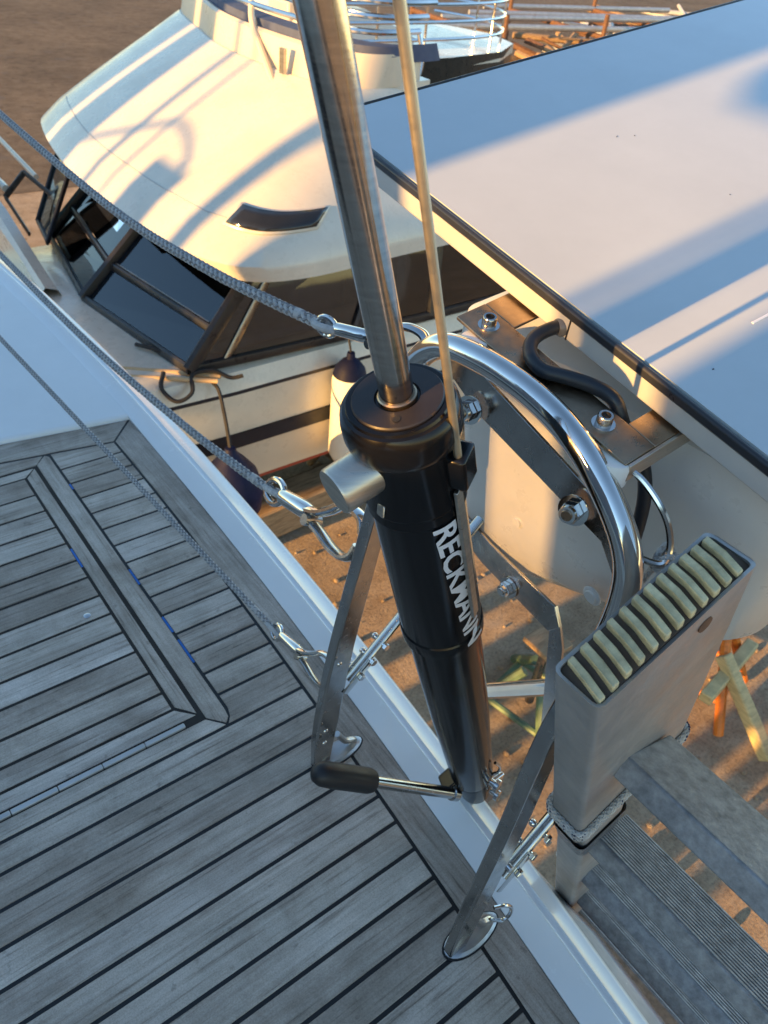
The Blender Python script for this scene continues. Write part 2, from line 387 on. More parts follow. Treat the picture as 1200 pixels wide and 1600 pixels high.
MB().lathe([(0, .0075), (.0012, .0075), (.0022, .005)], (.276, 1.213, -.0002), (0, 0, 1), 12).build('deck_screw', 'steel', hatch)
for (x, y0, y1) in ((HX, 1.640, 1.663), (HX, 1.245, 1.300), (HX, 1.08, 1.13), (HX, .985, 1.055), (LX, 1.36, 1.43)):   # blue masking tape left in the seams
    MB().prism([(x - .0022, y0), (x + .0022, y0), (x + .0022, y1), (x - .0022, y1)], -.004, -.0006).build('tape_scrap', 'tape_blue', yacht, False)
# white rail along the transom
rm = MB(); rings = []
for i in range(50):
    y = -1.6 + i * .1
    i0 = xr(y); f = min(1, max(0, (1.95 - y) / .25)); h = .012
    o_ = .088 + .012 * min(1, max(0, y))
    hi = .012 + .004 * (1 - f)
    out = .20 + .07 * min(1, max(0, (.7 - y) / .5))
    prof = [(0, -.05), (0, .0015 + (.011) * (1 - f)), (.004, .004 + .009 * (1 - f)), (.043, hi + .001), (.0455, hi + .0046), (.048, hi + .0030), (.0555, hi + .0030), (.058, hi + .0046), (.0605, hi + .001), (o_ - .008, hi - .003), (o_ - .002, hi - .006), (o_, hi - .014), (o_ + .004, -.04), (out - .02, -.27), (out, -.30), (out, -.315), (out - .03, -.34), (out - .2, -.75), (out - .9, -1.05)]
    rings.append([(i0 + a, y, b) for a, b in prof])
rm.loft(rings, False, False).build('toe_rail', 'gelcoat', yacht, ang=50)
# white moulded deck beyond the teak
cm = MB(); rings = []
for i in range(24):
    x = -1.3 + i * (1.3 + .645) / 23
    rings.append([(x, yt(x) - .002, -.02), (x, yt(x) - .002, .005), (x, yt(x) + .002, .0105), (x, yt(x) + .012, .0125), (x, 3.3, .0125), (x, 3.3, -.02)])
cm.loft(rings, True, True).build('side_deck', 'gelcoat_deck', yacht, ang=50)
# hull, keel and rig ahead of the stern, plus unseen hoods added for shade
hm = MB(); rings = []
for i in range(15):
    t = i / 14; X = .35 - 9.8 * t; b_ = 2.25 * (1 - max(0, (t - .35) / .65) ** 2.2) + .02; d = .95 - .5 * t * t - .15 * (1 - t) ** 2
    rings.append([(X, .9 + b_ * a, z) for a, z in ((1, -.04), (.97, -.35), (.8, -.75 * d), (.35, -1.0 * d), (-.35, -1.0 * d), (-.8, -.75 * d), (-.97, -.35), (-1, -.04))])
hm.loft(rings).build('hull', 'boat_white', yacht)
MB().loft([[(x, .9 + s * wd, z) for x, s, wd in ((-4.6 + a, 0, 0), (-5.3 + a, 1, .12), (-6.4 + a, 1, .02), (-6.4 + a, -1, .02), (-5.3 + a, -1, .12))] for a, z in ((0, -.9), (.15, -2.98))]).build('keel', 'antifoul', yacht)
def hood(y0, y1, tops, name):
    m = MB(); m.loft([[(x, y0, -.02), (x, y0, h - .10 * (y0 < -.5)), (x, (y0 + y1) / 2, h), (x, y1, h - .10 * (y1 > 2)), (x, y1, -.02)] for x, h in tops]); m.build(name, 'canvas', yacht)
hood(-.9, .50, ((-2.6, 1.25), (-2.9, 1.43), (-4.2, 1.46), (-4.9, .6)), 'shade_hood')  # unseen hood made up to keep the stern in shade
hood(.64, 3.5, ((-2.6, 1.25), (-2.9, 1.43), (-4.2, 1.46), (-4.9, .6)), 'shade_hood')
hood(.50, .64, ((-2.6, .9), (-2.9, 1.00), (-4.2, 1.02), (-4.9, .4)), 'low_shade_hood')  # kept low to leave an added slot for sun on the white box
for k in range(40): MB().box((-2.75, .57, 1.005 + .0095 * k), (.012, .139, .0038)).build('sun_dimming_slat', 'canvas_tan', yacht, False)  # unseen slats added to dim the sun through the slot
MB().box((-2.9, .57, 1.405), (.3, .139, .05)).build('sun_slot_top', 'canvas', yacht)  # added piece closing the sun slot at the top
MB().tube([(-6.2, .20, 0), (-6.2, .20, 16)], (.13, .09), 16).build('mast', 'aluminium', yacht)
MB().tube([(-6.0, .219, 2.36), (-2.7, .70, 1.80)], .07, 12).build('boom', 'aluminium', yacht)
bmn = MB(); rings = []
for x, hh in ((-5.9, .95), (-4.5, .80), (-3.2, .62), (-2.9, .30)):
    rings.append([(x, .70 + (x + 2.9) * .06 + .06 * cos(a), 1.24 - .176 * x + hh * .5 + hh * .5 * sin(a)) for a in [2 * pi * k / 12 for k in range(12)]])
bmn.loft(rings).build('boom_shade', 'canvas', yacht)  # unseen bundle by the boom, shaped for a shadow wedge on the panel
for y0, y1 in ((-1.3, .368), (.437, .486), (.495, .514), (.80, 2.5)):      # unseen panels added to cut the sun into bands on the flat panel
    MB().box((-2.75, (y0 + y1) / 2, 1.7), (.012, y1 - y0, 1.4)).build('sun_blocker', 'canvas', yacht)
for y, x in ((-.5, -4.2), (.35, -7.6), (1.5, -7.6), (2.35, -4.2), (-.4, -1.0), (2.2, -1.0), (2.75, -3), (1.75, -5.5), (2.05, -6.5), (.62, -5)):            # shores under the hull
    MB().tube([(x + .1, y, GZ), (x, y + (.9 - y) * .08, -.55)], .085, 8).build('hull_shore', 'orange_paint', yacht)

# ------------------------------------------------------------------ stern rail
pp = thing('stern_rail', (.55, .465, 0), 'polished stainless stern rail arch with two blade legs around the black cylinder', 'stern rail')
OCT = [(.5, .95), (-.5, .95), (-.95, .5), (-1, 0), (-.95, -.5), (-.5, -.95), (.5, -.95), (.95, -.5), (1, 0), (.95, .5)]
arch = bez([(.566, .655, .60), (.576, .652, .70), (.579, .640, .785), (.580, .600, .832), (.580, .54, .846), (.580, .464, .846), (.580, .40, .832), (.580, .346, .802), (.580, .295, .752), (.576, .276, .695), (.566, .275, .60)], 8)
MB().tube(arch, .0152, 24).build('arch_tube', 'steel', pp)
def leg(y, pts, name):
    path = bez(pts, 8); n = len(path)
    rad = []
    for p in path:
        t = min(1, max(0, (p.z - .03) / .55)); e = min(1, max(0.0, p.z / .16))
        rad.append(((.0085 + .0035 * t), (.0160 + .0078 * sin(pi * e / 2) - .0085 * t)))
    pr = [(.75, 1), (-.75, 1), (-1, .88), (-1, -.88), (-.75, -1), (.75, -1), (1, -.88), (1, .88)]
    m = MB(); m.tube(path, rad, 8, prof=pr, up=(0, 1, 0)); m.build('leg', 'steel_dull', pp, ang=25, bevel=.0012)
leg(.655, [(.487, .655, .004), (.492, .655, .10), (.512, .655, .284), (.553, .655, .519), (.570, .655, .605)], 'l')
leg(.275, [(.478, .275, .004), (.490, .275, .10), (.517, .275, .318), (.532, .275, .50), (.568, .275, .61)], 'r')
for y, x0 in ((.655, .475), (.275, .463)):
    m = MB(); prof = []
    for k in range(28):
        a = 2 * pi * k / 28; wd = .024 - .005 * cos(a) * .6
        prof.append((x0 + .050 + .052 * cos(a), y + wd * .88 * sin(a)))
    inn = [((px_ - x0 - .050) * .86 + x0 + .050, (py_ - y) * .8 + y) for px_, py_ in prof]
    m.loft([[(a, b, -.001) for a, b in prof], [(a, b, .004) for a, b in prof], [(a, b, .0075) for a, b in inn]])
    m.build('foot_plate', 'foot_steel', pp)
    MB().prism([((a - x0 - .050) * 1.06 + x0 + .050, (b - y) * 1.1 + y) for a, b in prof], -.001, .0012).build('foot_gasket', 'black_rubber', pp, False)
    MB().tube(bez([(x0 + .045, y, .06), (x0 + .062, y - .002, .030), (x0 + .080, y - .002, .018), (x0 + .088, y, .006)], 6), .0060, 10).build('foot_strut', 'foot_steel', pp)
def brace(y, a, b, flip):
    a = Vector(a); b = Vector(b); d = (b - a)
    m = MB(); m.tube([a, b], (.0095, .006), 12, up=(0, 1, 0)); br = m.build('brace', 'steel_dull', pp)
    m = MB()
    for s_ in (-1, 1): m.tube([a - d.normalized() * .02 + Vector((0, s_ * .0105, 0)), a + d.normalized() * .05 + Vector((0, s_ * .0105, 0))], (.009, .0018), 8, up=(0, 0, 1))
    m.build('clevis', 'steel', br)
    for t in (.02, .052, .085):
        c = a + d.normalized() * t
        m = MB(); hexa(m, c + Vector((0, -.0125, 0)), (0, -1, 0), .0068, .006); m.lathe([(0, .0035), (.028, .0035)], c + Vector((0, -.0125, 0)), (0, 1, 0), 10); m.sphere(c + Vector((0, .0145, 0)), .0062, 10)
        m.build('bolt', 'steel', br)
brace(.655, (.535, .655, .200), (.79, .655, .455), 1)
brace(.275, (.540, .275, .160), (.78, .275, .420), -1)
# small eyes on the legs
def loop(pts, r, par, name='eye', mat='steel', n=8):
    return MB().tube(bez(pts, 8), r, n).build(name, mat, par)
loop([(.525, .262, .10), (.543, .256, .095), (.556, .252, .080), (.555, .250, .060), (.543, .253, .052), (.524, .262, .068)], .0030, pp)
loop([(.604, .350, .815), (.614, .322, .806), (.620, .290, .782), (.619, .272, .756), (.609, .268, .738), (.596, .286, .738), (.588, .296, .745)], .0036, pp)
for z, x in ((.28, .500), (.118, .482), (.085, .481)):
    MB().sphere((x, .638, z), .005, 10, (1, .5, 1)).build('stud', 'steel', pp)
MB().cyl((.512, .2585, .245), (.512, .252, .245), .0055, 12).build('stud', 'steel', pp)
# cross tube lower down, outboard
MB().tube([(.885, .70, -.13), (.905, .44, .16)], .0165, 16).build('cross_tube', 'steel', pp)

# ------------------------------------------------------------------ backstay cylinder
B0 = Vector((.672, .444, .02)); AX = Vector((-.3067, 0, .9518))
def ax(z, e1=0.0, e2=0.0):                # point on the axis at height z plus offsets across it
    s = (z - .02) / .9518
    return B0 + AX * s + Vector((0, -1, 0)) * e1 + Vector((.9518, 0, .3067)) * e2
def S(z): return (z - .02) / .9518
cy = thing('hydraulic_cylinder', B0, 'black hydraulic backstay cylinder with white lettering and a chrome piston rod', 'cylinder')
lp = [(S(.105), .0330), (S(.115), .0352), (S(.20), .0378), (S(.33), .0425), (S(.46), .0445), (S(.565), .0450)]
MB().lathe(lp, B0, AX, 48).build('lower_tube', 'black_anodised', cy)
MB().lathe([(S(.550), .0450), (S(.552), .0500), (S(.562), .0506), (S(.571), .0500), (S(.573), .0486), (S(.577), .0486), (S(.579), .0486), (S(.79), .0470)], B0, AX, 48).build('upper_tube', 'black_anodised', cy, ang=25)
col = MB().lathe([(S(.780), .0484), (S(.783), .0500), (S(.792), .0486), (S(.797), .0508), (S(.810), .0486), (S(.852), .0480), (S(.859), .0486), (S(.865), .0530), (S(.873), .0546), (S(.885), .0546), (S(.893), .0532), (S(.8975), .0500), (S(.8985), .0470), (S(.901), .0460), (S(.9012), .0425)], B0, AX, 64).build('collar', 'black_anodised', cy, ang=25)
cap = MB().lathe([(S(.88), .041), (S(.9025), .041), (S(.9038), .0400), (S(.9038), .0205), (S(.900), .0190), (S(.893), .0190)], B0, AX, 64).build('gland_nut', 'black_cap', cy, ang=25)
for a in (2.5, 5.6):
    c = ax(.9040, .030 * cos(a), .030 * sin(a)); MB().lathe([(0, .0034), (.0006, .0034)], c, AX, 16).build('pin_hole', 'caulk', cap)
MB().lathe([(S(.88), .0175), (S(.9055), .0175), (S(.9065), .0162), (S(.9065), .0150)], B0, AX, 40).build('rod_seal', 'steel_plate', cy)
MB().lathe([(S(.86), .0151), (S(3.2), .0149)], B0, AX, 40).build('piston_rod', 'rod_chrome', cy)
# side boss
kd = Vector((-.9518, 0.02, -.3067)).normalized()
kb = MB().lathe([(.035, .0230), (.080, .0230), (.0825, .0218), (.0828, .0)], ax(.846), kd, 40).build('side_boss', 'steel_brushed', cy, ang=30)
# guide bracket, rod and scale strip on the right-hand side
OD = (.88, .47)
def rad(z, r, turn=0.0):
    a = atan2(OD[1], OD[0]) + turn; return ax(z, r * cos(a), r * sin(a))
f3 = Matrix((Vector((0, -1, 0)) * OD[0] + Vector((.9518, 0, .3067)) * OD[1], AX.cross(Vector((0, -1, 0)) * OD[0] + Vector((.9518, 0, .3067)) * OD[1]), AX)).transposed()
MB().box(rad(.834, .050), (.024, .030, .040), f3).build('guide_block', 'black_anodised', cy, bevel=.004)
MB().tube([rad(.830, .0535, -.12), rad(2.9, .0560, -.12)], .0038, 14).build('guide_rod', 'rod_sunlit_tone', cy)
MB().box((rad(.610, .0515, -.20) + rad(.815, .0515, -.20)) / 2, (.0045, .0125, .212), f3).build('scale_strip', 'steel_brushed', cy, bevel=.0008)
MB().box(ax(.806, .0, -.0482) + Vector((0, -.012, 0)), (.003, .010, .014)).build('grease_nipple', 'steel_brushed', cy, bevel=.002)
# lettering wrapped round the tube
fc = bpy.data.curves.new('t', 'FONT'); fc.body = 'RECKMANN'; fc.size = .044; fc.space_character = .96; fc.offset = .0010; fc.resolution_u = 3
to = bpy.data.objects.new('t', fc); COL.objects.link(to)
tm = bpy.data.meshes.new_from_object(to.evaluated_get(bpy.context.evaluated_depsgraph_get()))
bpy.data.objects.remove(to)
b = bmesh.new(); b.from_mesh(tm); bmesh.ops.subdivide_edges(b, edges=[e for e in b.edges if e.calc_length() > .004], cuts=3); bmesh.ops.triangulate(b, faces=b.faces)
xs = [v.co.x for v in b.verts]; W = max(xs) - min(xs); x0 = min(xs)
ZT, ZB = .777, .562
mb = MB(); b.verts.index_update()
P = []
for v in b.verts:
    z = ZT + (ZB - ZT) * (v.co.x - x0) / W
    turn = (v.co.y - .016) * .82 / .0485
    P.append(rad(z, .0491 if z > .579 else (.0511 if z > .549 else .0455), -.58 + .34 * (ZT - z) / (ZT - ZB) + turn))
mb.add(P, [tuple(q.index for q in f.verts) for f in b.faces]); b.free()
mb.build('lettering', 'print_white', cy, False)
# lower end fitting, bolts and pump handle
MB().lathe([(S(.03), .020), (S(.036), .026), (S(.07), .030), (S(.098), .031), (S(.1), .0335), (S(.107), .0335)], B0, AX, 32).build('end_fitting', 'black_anodised', cy)
MB().box(ax(.082) + Vector((-.030, .016, 0)), (.030, .034, .038), frame((-.21, .08, .16))).build('pump_block', 'black_anodised', cy, bevel=.004)
for zz, yy, rr in ((.118, -.034, .0125), (.072, -.030, .0100)):
    c = ax(zz) + Vector((.012, yy, .0))
    m = MB(); m.lathe([(0, rr * .5), (.010, rr * .5), (.0102, rr), (.016, rr), (.017, rr * .85)], c, (.25, -1, 0), 20); m.build('bolt', 'steel', cy)
loop([ax(.125) + Vector((.02, -.028, 0)), ax(.138) + Vector((.030, -.036, 0)), ax(.155) + Vector((.034, -.036, .0)), ax(.168) + Vector((.028, -.032, .0))], .0028, cy, 'safety_wire')
h0 = Vector((.618, .444, .066)); h1 = Vector((.392, .520, .224)); hd = (h1 - h0).normalized()
MB().lathe([(0, .0125), (.012, .0125), (.013, .0098), (.20, .0098)], h0, hd, 24).build('handle_rod', 'steel_dull', cy)
L = (h1 - h0).length
MB().lathe([(L - .098, .012), (L - .096, .0175), (L - .088, .0195), (L - .02, .0195), (L + .002, .0180), (L + .012, .0135), (L + .017, .006), (L + .0175, 0)], h0, hd, 32).build('handle_grip', 'black_rubber', cy)
m = MB(); m.box((.690, .436, .012), (.070, .008, .07)); m.build('chainplate', 'steel', cy, bevel=.002)
MB().lathe([(0, .009), (.05, .009)], ax(.045) + Vector((0, .025, 0)), (0, -1, 0), 16).build('clevis_pin', 'steel', cy)
# ------------------------------------------------------------------ lifelines
def snap_hook(par, a, b, wide, sc=1.0):   # a = swivel eye side, b = jaw side
    a = Vector(a); b = Vector(b); L = (b - a).length; d = (b - a).normalized(); wide = Vector(wide); n_ = (wide - d * wide.dot(d)).normalized(); k = L / .165 * sc
    q = lambda s_, t: a + d * (s_ * L) + n_ * (t * k)
    body = MB(); body.lathe([(.045 * L, .0040 * k), (.06 * L, .0066 * k), (.085 * L, .0072 * k), (.36 * L, .0074 * k), (.42 * L, .0062 * k)], a, d, 18)
    body.tube(bez([q(.34, .0), q(.50, .004), q(.62, .011), q(.72, .0185), q(.84, .0205), q(.95, .0170), q(1.0, .008)], 6), (.0040 * k, .0068 * k), 10, up=n_)
    o = body.build('snap_hook', 'steel', par)
    g = MB(); g.tube(bez([q(.40, -.0045), q(.56, -.009), q(.72, -.0150), q(.86, -.0165), q(.95, -.012), q(.985, -.002)], 6), (.0034 * k, .0064 * k), 10, up=n_)
    g.lathe([(-.008 * k, .0050 * k), (.008 * k, .0050 * k)], q(.45, -.005), d.cross(n_), 12); g.build('gate', 'steel_dull', o)
    e = MB(); rr = .0120 * k; e.tube([a - d * (rr * .5) + d * (rr * 1.2 * cos(t)) + n_ * (rr * .85 * sin(t)) for t in [2 * pi * j / 20 for j in range(20)]], .0030 * k, 10, True)
    e.build('swivel_eye', 'steel', o)
    return o
def lifeline(label, pts, r, hook_a, hook_b, wide, sc):
    t = thing('lifeline', pts[0], label, 'lifeline', 'rope lifelines across the stern')
    m = MB(); m2 = MB(); rope_mesh(m, bez(pts, 14), r, mb2=m2); ro = m.build('rope', 'rope_grey', t); m2.build('tracer_yarn', 'rope_dark', ro)
    p0 = Vector(pts[0]); d = (Vector(pts[1]) - p0).normalized()
    m = MB(); m.tube([p0 + d * .05, p0 + d * .052, p0 + d * .066, p0 + d * .068], [r * .9, r * 1.12, r * 1.12, r * .9], 14); m.build('whipping', 'rope_grey', t)
    e = Vector(hook_a); w_ = Vector(wide); w_ = (w_ - d * w_.dot(d)).normalized(); c_ = d.cross(w_)
    m = MB(); m.tube(bez([p0 + d * .02, p0 + d * .006 + c_ * r * .8, e + d * .002 + c_ * r * 1.0, e - d * .010 + c_ * r * .2, e - d * .008 - c_ * r * .9, p0 + d * .008 - c_ * r * .9, p0 + d * .024], 8), r * .8, 10); m.build('eye_splice', 'rope_grey', t)
    snap_hook(t, hook_a, hook_b, wide, sc)
    return t
lifeline('topmost braided grey rope lifeline hooked to the stern rail behind the chrome rod', [(.563, .812, .768), (.560, .95, .748), (.556, 1.15, .724), (.548, 1.5, .705), (.54, 2.05, .722), (.535, 2.6, .75)], .0074, (.566, .800, .770), (.600, .640, .800), (0, .1, 1), 1.25)
lifeline('middle braided grey rope lifeline passing in front of the navy fender', [(.556, .935, .405), (.553, 1.02, .388), (.545, 1.3, .352), (.53, 1.75, .322), (.515, 2.3, .318), (.50, 2.7, .33)], .0074, (.556, .915, .412), (.556, .680, .475), (.5, 0, 1), 1.35)
lifeline('lowest thin grey rope lifeline lying close above the teak deck', [(.528, .885, .115), (.520, .97, .120), (.495, 1.25, .135), (.45, 1.75, .165), (.40, 2.25, .205), (.38, 2.6, .24)], .0056, (.529, .868, .118), (.520, .678, .185), (.6, 0, 1), 1.1)
for y, x in ((2.7, .50),):
    st = MB().tube([(x, y, .01), (x + .02, y, .85)], .0125, 12).build('stanchion', 'steel'); tag(st, 'stainless stanchion holding the far ends of the rope lifelines', 'stanchion')

# ------------------------------------------------------------------ panel on the stern rail
PS = .165
U_ = Vector((0, 1, PS)).normalized(); W_ = Vector((1, 0, PS)); W_ = (W_ - U_ * W_.dot(U_)).normalized(); N_ = W_.cross(U_).normalized()
PC = Vector((.672, .985, .985))           # top of the far left corner
PM = Matrix((W_, U_, N_)).transposed()
def pl(w_, u_, n_): return PC + W_ * w_ + U_ * u_ + N_ * n_
pt = thing('flat_panel', pl(.5, -.6, -.03), 'large white flat panel in an aluminium frame above the stern rail', 'panel')
PWID, PLEN, TH = 1.25, 1.32, .034
MB().box(pl(PWID / 2, -PLEN / 2, -.004), (PWID - .006, PLEN - .006, .006), PM).build('panel_sheet', 'panel_sheet', pt)
def rail(c, size): 
    o = MB().box(c, size, PM).build('frame_rail', 'panel_frame', pt, bevel=.0025); return o
r1 = rail(pl(.0, -PLEN / 2, -TH / 2 - .008), (.012, PLEN + .008, TH - .006)); rail(pl(PWID, -PLEN / 2, -TH / 2 - .008), (.012, PLEN + .008, TH - .006))
rail(pl(PWID / 2, .0, -TH / 2 - .008), (PWID - .013, .010, TH - .006)); rail(pl(PWID / 2, -PLEN, -TH / 2 - .008), (PWID - .013, .010, TH - .006))
MB().box(pl(-.0045, -PLEN / 2, -.0065), (.0075, PLEN + .006, .0125), PM).build('gasket', 'panel_gasket', pt, bevel=.003)
MB().box(pl(PWID / 2, .0015, -.004), (PWID, .005, .0085), PM).build('gasket', 'panel_gasket', pt, bevel=.002)
MB().box(pl(PWID / 2, -PLEN / 2, -.024), (PWID - .02, PLEN - .02, .012), PM).build('back_sheet', 'panel_back', pt)
MB().box(pl(-.0062, -.500, -TH / 2 - .008), (.0006, .0022, TH - .006), PM).build('frame_joint', 'panel_gasket', r1)
# pale strip on the sheet drawn as a narrow streak of sun
MB().box(pl(.60, -.6175, -.0006), (.90, .0030, .0012), PM).build('sun_streak', 'print_white', pt)
for k in range(14):
    a = random.uniform(.05, .8); bb = random.uniform(-1.0, -.15)
    MB().box(pl(a, bb, -.0007), (random.uniform(.001, .003), random.uniform(.0006, .0014), .0012), PM @ Matrix.Rotation(random.uniform(0, 3), 3, 'Z')).build('speck', 'panel_gasket', pt)

# ------------------------------------------------------------------ bracket between rail and panel
bt = thing('mounting_bracket', (.60, .45, .84), 'steel plate bracket with socket screws between rail and panel, brown reflection in its colour', 'bracket')
def br(x, y, dz=0.0): return Vector((x, y, .838 + PS * (y - .45) + PS * (x - .6) + dz))
MB().slab([br(.5975, .598), br(.5975, .335), br(.640, .335), br(.640, .598)], (0, 0, .004)).build('plate', 'steel_plate', bt, bevel=.0008)
MB().slab([br(.641, .548), br(.96, .548), br(.96, .598), br(.641, .598)], (0, 0, .0036)).build('arm', 'steel_plate', bt, bevel=.0008)
MB().slab([br(.641, .335), br(.96, .335), br(.96, .372), br(.641, .372)], (0, 0, .0036)).build('arm', 'steel_plate', bt, bevel=.0008)
MB().slab([br(.600, .3345, -.016), br(.96, .3345, -.016), br(.96, .3345, .0030), br(.600, .3345, .0030)], (0, -.004, 0)).build('arm_lip', 'steel_brushed', bt, bevel=.0008)
for y in (.566, .386):
    c = br(.618, y, .004)
    sc_ = MB().lathe([(0, .0085), (.011, .0085), (.0125, .0075), (.0125, .0052), (.007, .0048)], c, (PS * -.9, -PS * .9, 1), 24).build('socket_screw', 'steel_dull', bt)
    MB().lathe([(0, .0048), (.0004, .0048)], c + Vector((0, 0, .0075)), (-PS, -PS, 1), 6).build('socket', 'caulk', sc_)
    MB().lathe([(0, .0125), (.0016, .0125)], br(.618, y, .0038), (-PS * .9, -PS * .9, 1), 24).build('washer', 'steel', bt)
    za = .828 if y > .5 else .795
    sy = .562 if y > .5 else .350
    MB().lathe([(0, .012), (.006, .0185), (.026, .0195), (.031, .0175)], (.5985, sy, br(.5985, sy).z - .0315), (0, 0, 1), 24).build('spacer', 'nylon_white', bt)
    MB().lathe([(0, .008), (.004, .0105), (.014, .0105), (.018, .009)], (.630, y + .004, za - .050), (0, 0, 1), 20).build('spacer', 'nylon_white', bt)
    # clamp nuts facing the deck
    nut_on_bolt((.6085, y - .003, .757 if y > .5 else .727), (-1, -.25, .15), .0125, bt)
MB().slab([(.618, .640, .790), (.618, .560, .752), (.618, .345, .705), (.618, .300, .655), (.618, .300, .70), (.618, .345, .745), (.618, .560, .803), (.618, .640, .818)], (.0045, 0, 0)).build('clamp_bar', 'steel_dull', bt, bevel=.0008)

# ------------------------------------------------------------------ cable
ct = thing('power_cable', br(.70, .50), 'thick black cable looping from a plug under the panel over the bracket', 'cable')
MB().tube(bez([br(.735, .485, .014), br(.700, .498, .015), br(.668, .511, .016), br(.636, .512, .015), br(.615, .496, .014), br(.610, .472, .013), br(.624, .450, .013), br(.640, .424, .012), br(.647, .400, .009), br(.655, .386, -.014), br(.677, .377, -.045), br(.690, .3685, -.068), br(.692, .351, -.115), br(.675, .335, -.20)], 8), .0080, 14).build('sheath', 'cable_black', ct)
pg = MB(); pg.lathe([(0, .0088), (.004, .0115), (.05, .0115), (.055, .009), (.10, .009)], br(.668, .511, .016), br(.735, .485, .014) - br(.668, .511, .016), 20); pg.build('plug', 'tape_grey', ct)

# ------------------------------------------------------------------ white locker behind the rail
lt = thing('moulded_box', (1.0, .47, .33), 'white moulded plastic box hanging behind the stern rail under the panel', 'box')
def rbox(cx, cy, hx, hy, r, n=6):
    out = []
    for sx, sy, a0 in ((1, 1, 0), (-1, 1, pi / 2), (-1, -1, pi), (1, -1, 1.5 * pi)):
        for k in range(n + 1):
            a = a0 + pi / 2 * k / n; out.append((cx + sx * (hx - r) + r * cos(a), cy + sy * (hy - r) + r * sin(a)))
    return out
rings = []
for z, g_ in ((.330, -.05), (.336, -.02), (.36, .0), (.52, .006), (.535, .006), (.64, .010), (.76, .016), (.80, .01), (.82, -.02)):
    rings.append([(a - (z - .33) * .16, b, z + (a - .8) * .12 + max(0, .46 - b) * .85 * (.82 - z) / .49) for a, b in rbox(1.05, .460, .25 + g_, .246 + g_, .034)])
MB().loft(rings).build('shell', 'locker_white', lt, ang=40)
rings = []
for z, g_ in ((.500, .004), (.503, .028), (.512, .032), (.520, .028), (.523, .004)):
    rings.append([(a + (z - .33) * .10, b - .004, z + (a - .8) * .12) for a, b in rbox(1.075, .470, .262 + g_, .222 + g_, .055)])
fl = MB().loft(rings, caps=False)
for y, z, r in ((.643, .55, .017), (.575, .50, .012), (.42, .47, .016), (.36, .44, .013), (.30, .62, .02), (.33, .75, .015)):
    c = Vector((.799 - (z - .33) * .16, y, z))
    MB().lathe([(0, r), (.002, r), (.0035, r * .86), (.0035, r * .7), (.006, r * .6), (.006, 0)], c + Vector((.004, 0, 0)), (-1, 0, -.16), 18).build('moulded_boss', 'locker_white', lt)
# cradle bar
kt = thing('box_cradle', (.79, .5, .3), 'bent flat stainless bar with a hex nut below the white box', 'cradle')
MB().slab([(.775, .700, .395), (.775, .628, .372), (.775, .468, .352), (.775, .452, .375), (.775, .470, .405), (.775, .620, .420), (.775, .700, .440)], (.005, 0, 0)).build('bar', 'steel_dull', kt, bevel=.0008)
MB().slab([(.777, .470, .405), (.777, .452, .3752), (.777, .436, .34), (.787, .405, .14), (.787, .43, .13), (.777, .4678, .3515)], (.006, 0, 0)).build('bar', 'steel_dull', kt, bevel=.0008)
nut_on_bolt((.774, .560, .372), (-1, 0, .0), .0125, kt, core='steel')
# ------------------------------------------------------------------ ladder
ld = thing('ladder', (1.6, -.05, GZ), 'tall grey galvanised ladder leaning on the transom with an open stile end', 'ladder')
T0 = Vector((.389, .222, .769)); DN = Vector((.380, .083, -.920)).normalized(); WN = Vector((.930, 0, .368)).normalized(); TY = Vector((0, -1, 0))
LM = Matrix((WN, TY, DN)).transposed()
def lp_(w_, t_, d_): return T0 + WN * w_ + TY * t_ + DN * d_
TW, TT = .190, .050
def stile(off, top, bot, w0, w1, wall=.0032, name='stile', mat='galvanised'):
    m = MB(); out = rbox((w0 + w1) / 2, TT / 2 + off, (w1 - w0) / 2, TT / 2, .008, 3); inn = rbox((w0 + w1) / 2, TT / 2 + off, (w1 - w0) / 2 - wall, TT / 2 - wall, .006, 3)
    def wob(a, b, d): return lp_(a, b, d + (.0035 * sin(a * 70) + .003 * sin(b * 190) + .002 * sin(a * 211) if d == top else 0))
    m.loft([[lp_(a, b, bot) for a, b in out], [lp_(a, b, top + .006) for a, b in out], [wob(a, b, top) for a, b in out], [wob(a * 1, b, top) for a, b in inn], [lp_(a, b, top + .06) for a, b in inn]], caps=False)
    return m.build(name, mat, ld, ang=40)
st1 = stile(0, 0, .535, 0, TW)
stile(.006, .47, 4.05, .004, .082, name='lower_stile')
stile(.60, 0, .535, 0, TW); stile(.606, .47, 4.05, .004, .082, name='lower_stile')
# plastic plug with ribs in the stile end
plug = MB().loft([[lp_(w_, .0035, .05), lp_(w_, .0035, .011 - .011 * (1 - ((w_ - TW / 2) / (TW / 2)) ** 2)), lp_(w_, TT / 2, .0085 - .013 * (1 - ((w_ - TW / 2) / (TW / 2)) ** 2)), lp_(w_, TT - .0035, .011 - .011 * (1 - ((w_ - TW / 2) / (TW / 2)) ** 2)), lp_(w_, TT - .0035, .05)] for w_ in [.004 + (TW - .008) * k / 16 for k in range(17)]]).build('end_plug', 'plug_dark', ld)
NR = 12
for k in range(NR):
    w_ = .010 + (TW - .020) * (k + .2) / (NR - .4); hw = random.uniform(.0034, .0041)
    lift = -.0145 * (1 - ((w_ - TW / 2) / (TW / 2)) ** 2); j = random.uniform(-.0012, .0012)
    MB().slab([lp_(w_ + .004 - hw, .004, .0045 + lift), lp_(w_ + .004 + hw, .004, .0045 + lift), lp_(w_ + hw, TT / 2, .0015 + lift), lp_(w_ - .004 + hw, TT - .004, .0045 + lift), lp_(w_ - .004 - hw, TT - .004, .0045 + lift), lp_(w_ - hw, TT / 2, .0015 + lift)], DN * .016).build('plug_rib', 'plug_cream', plug, bevel=.0014)
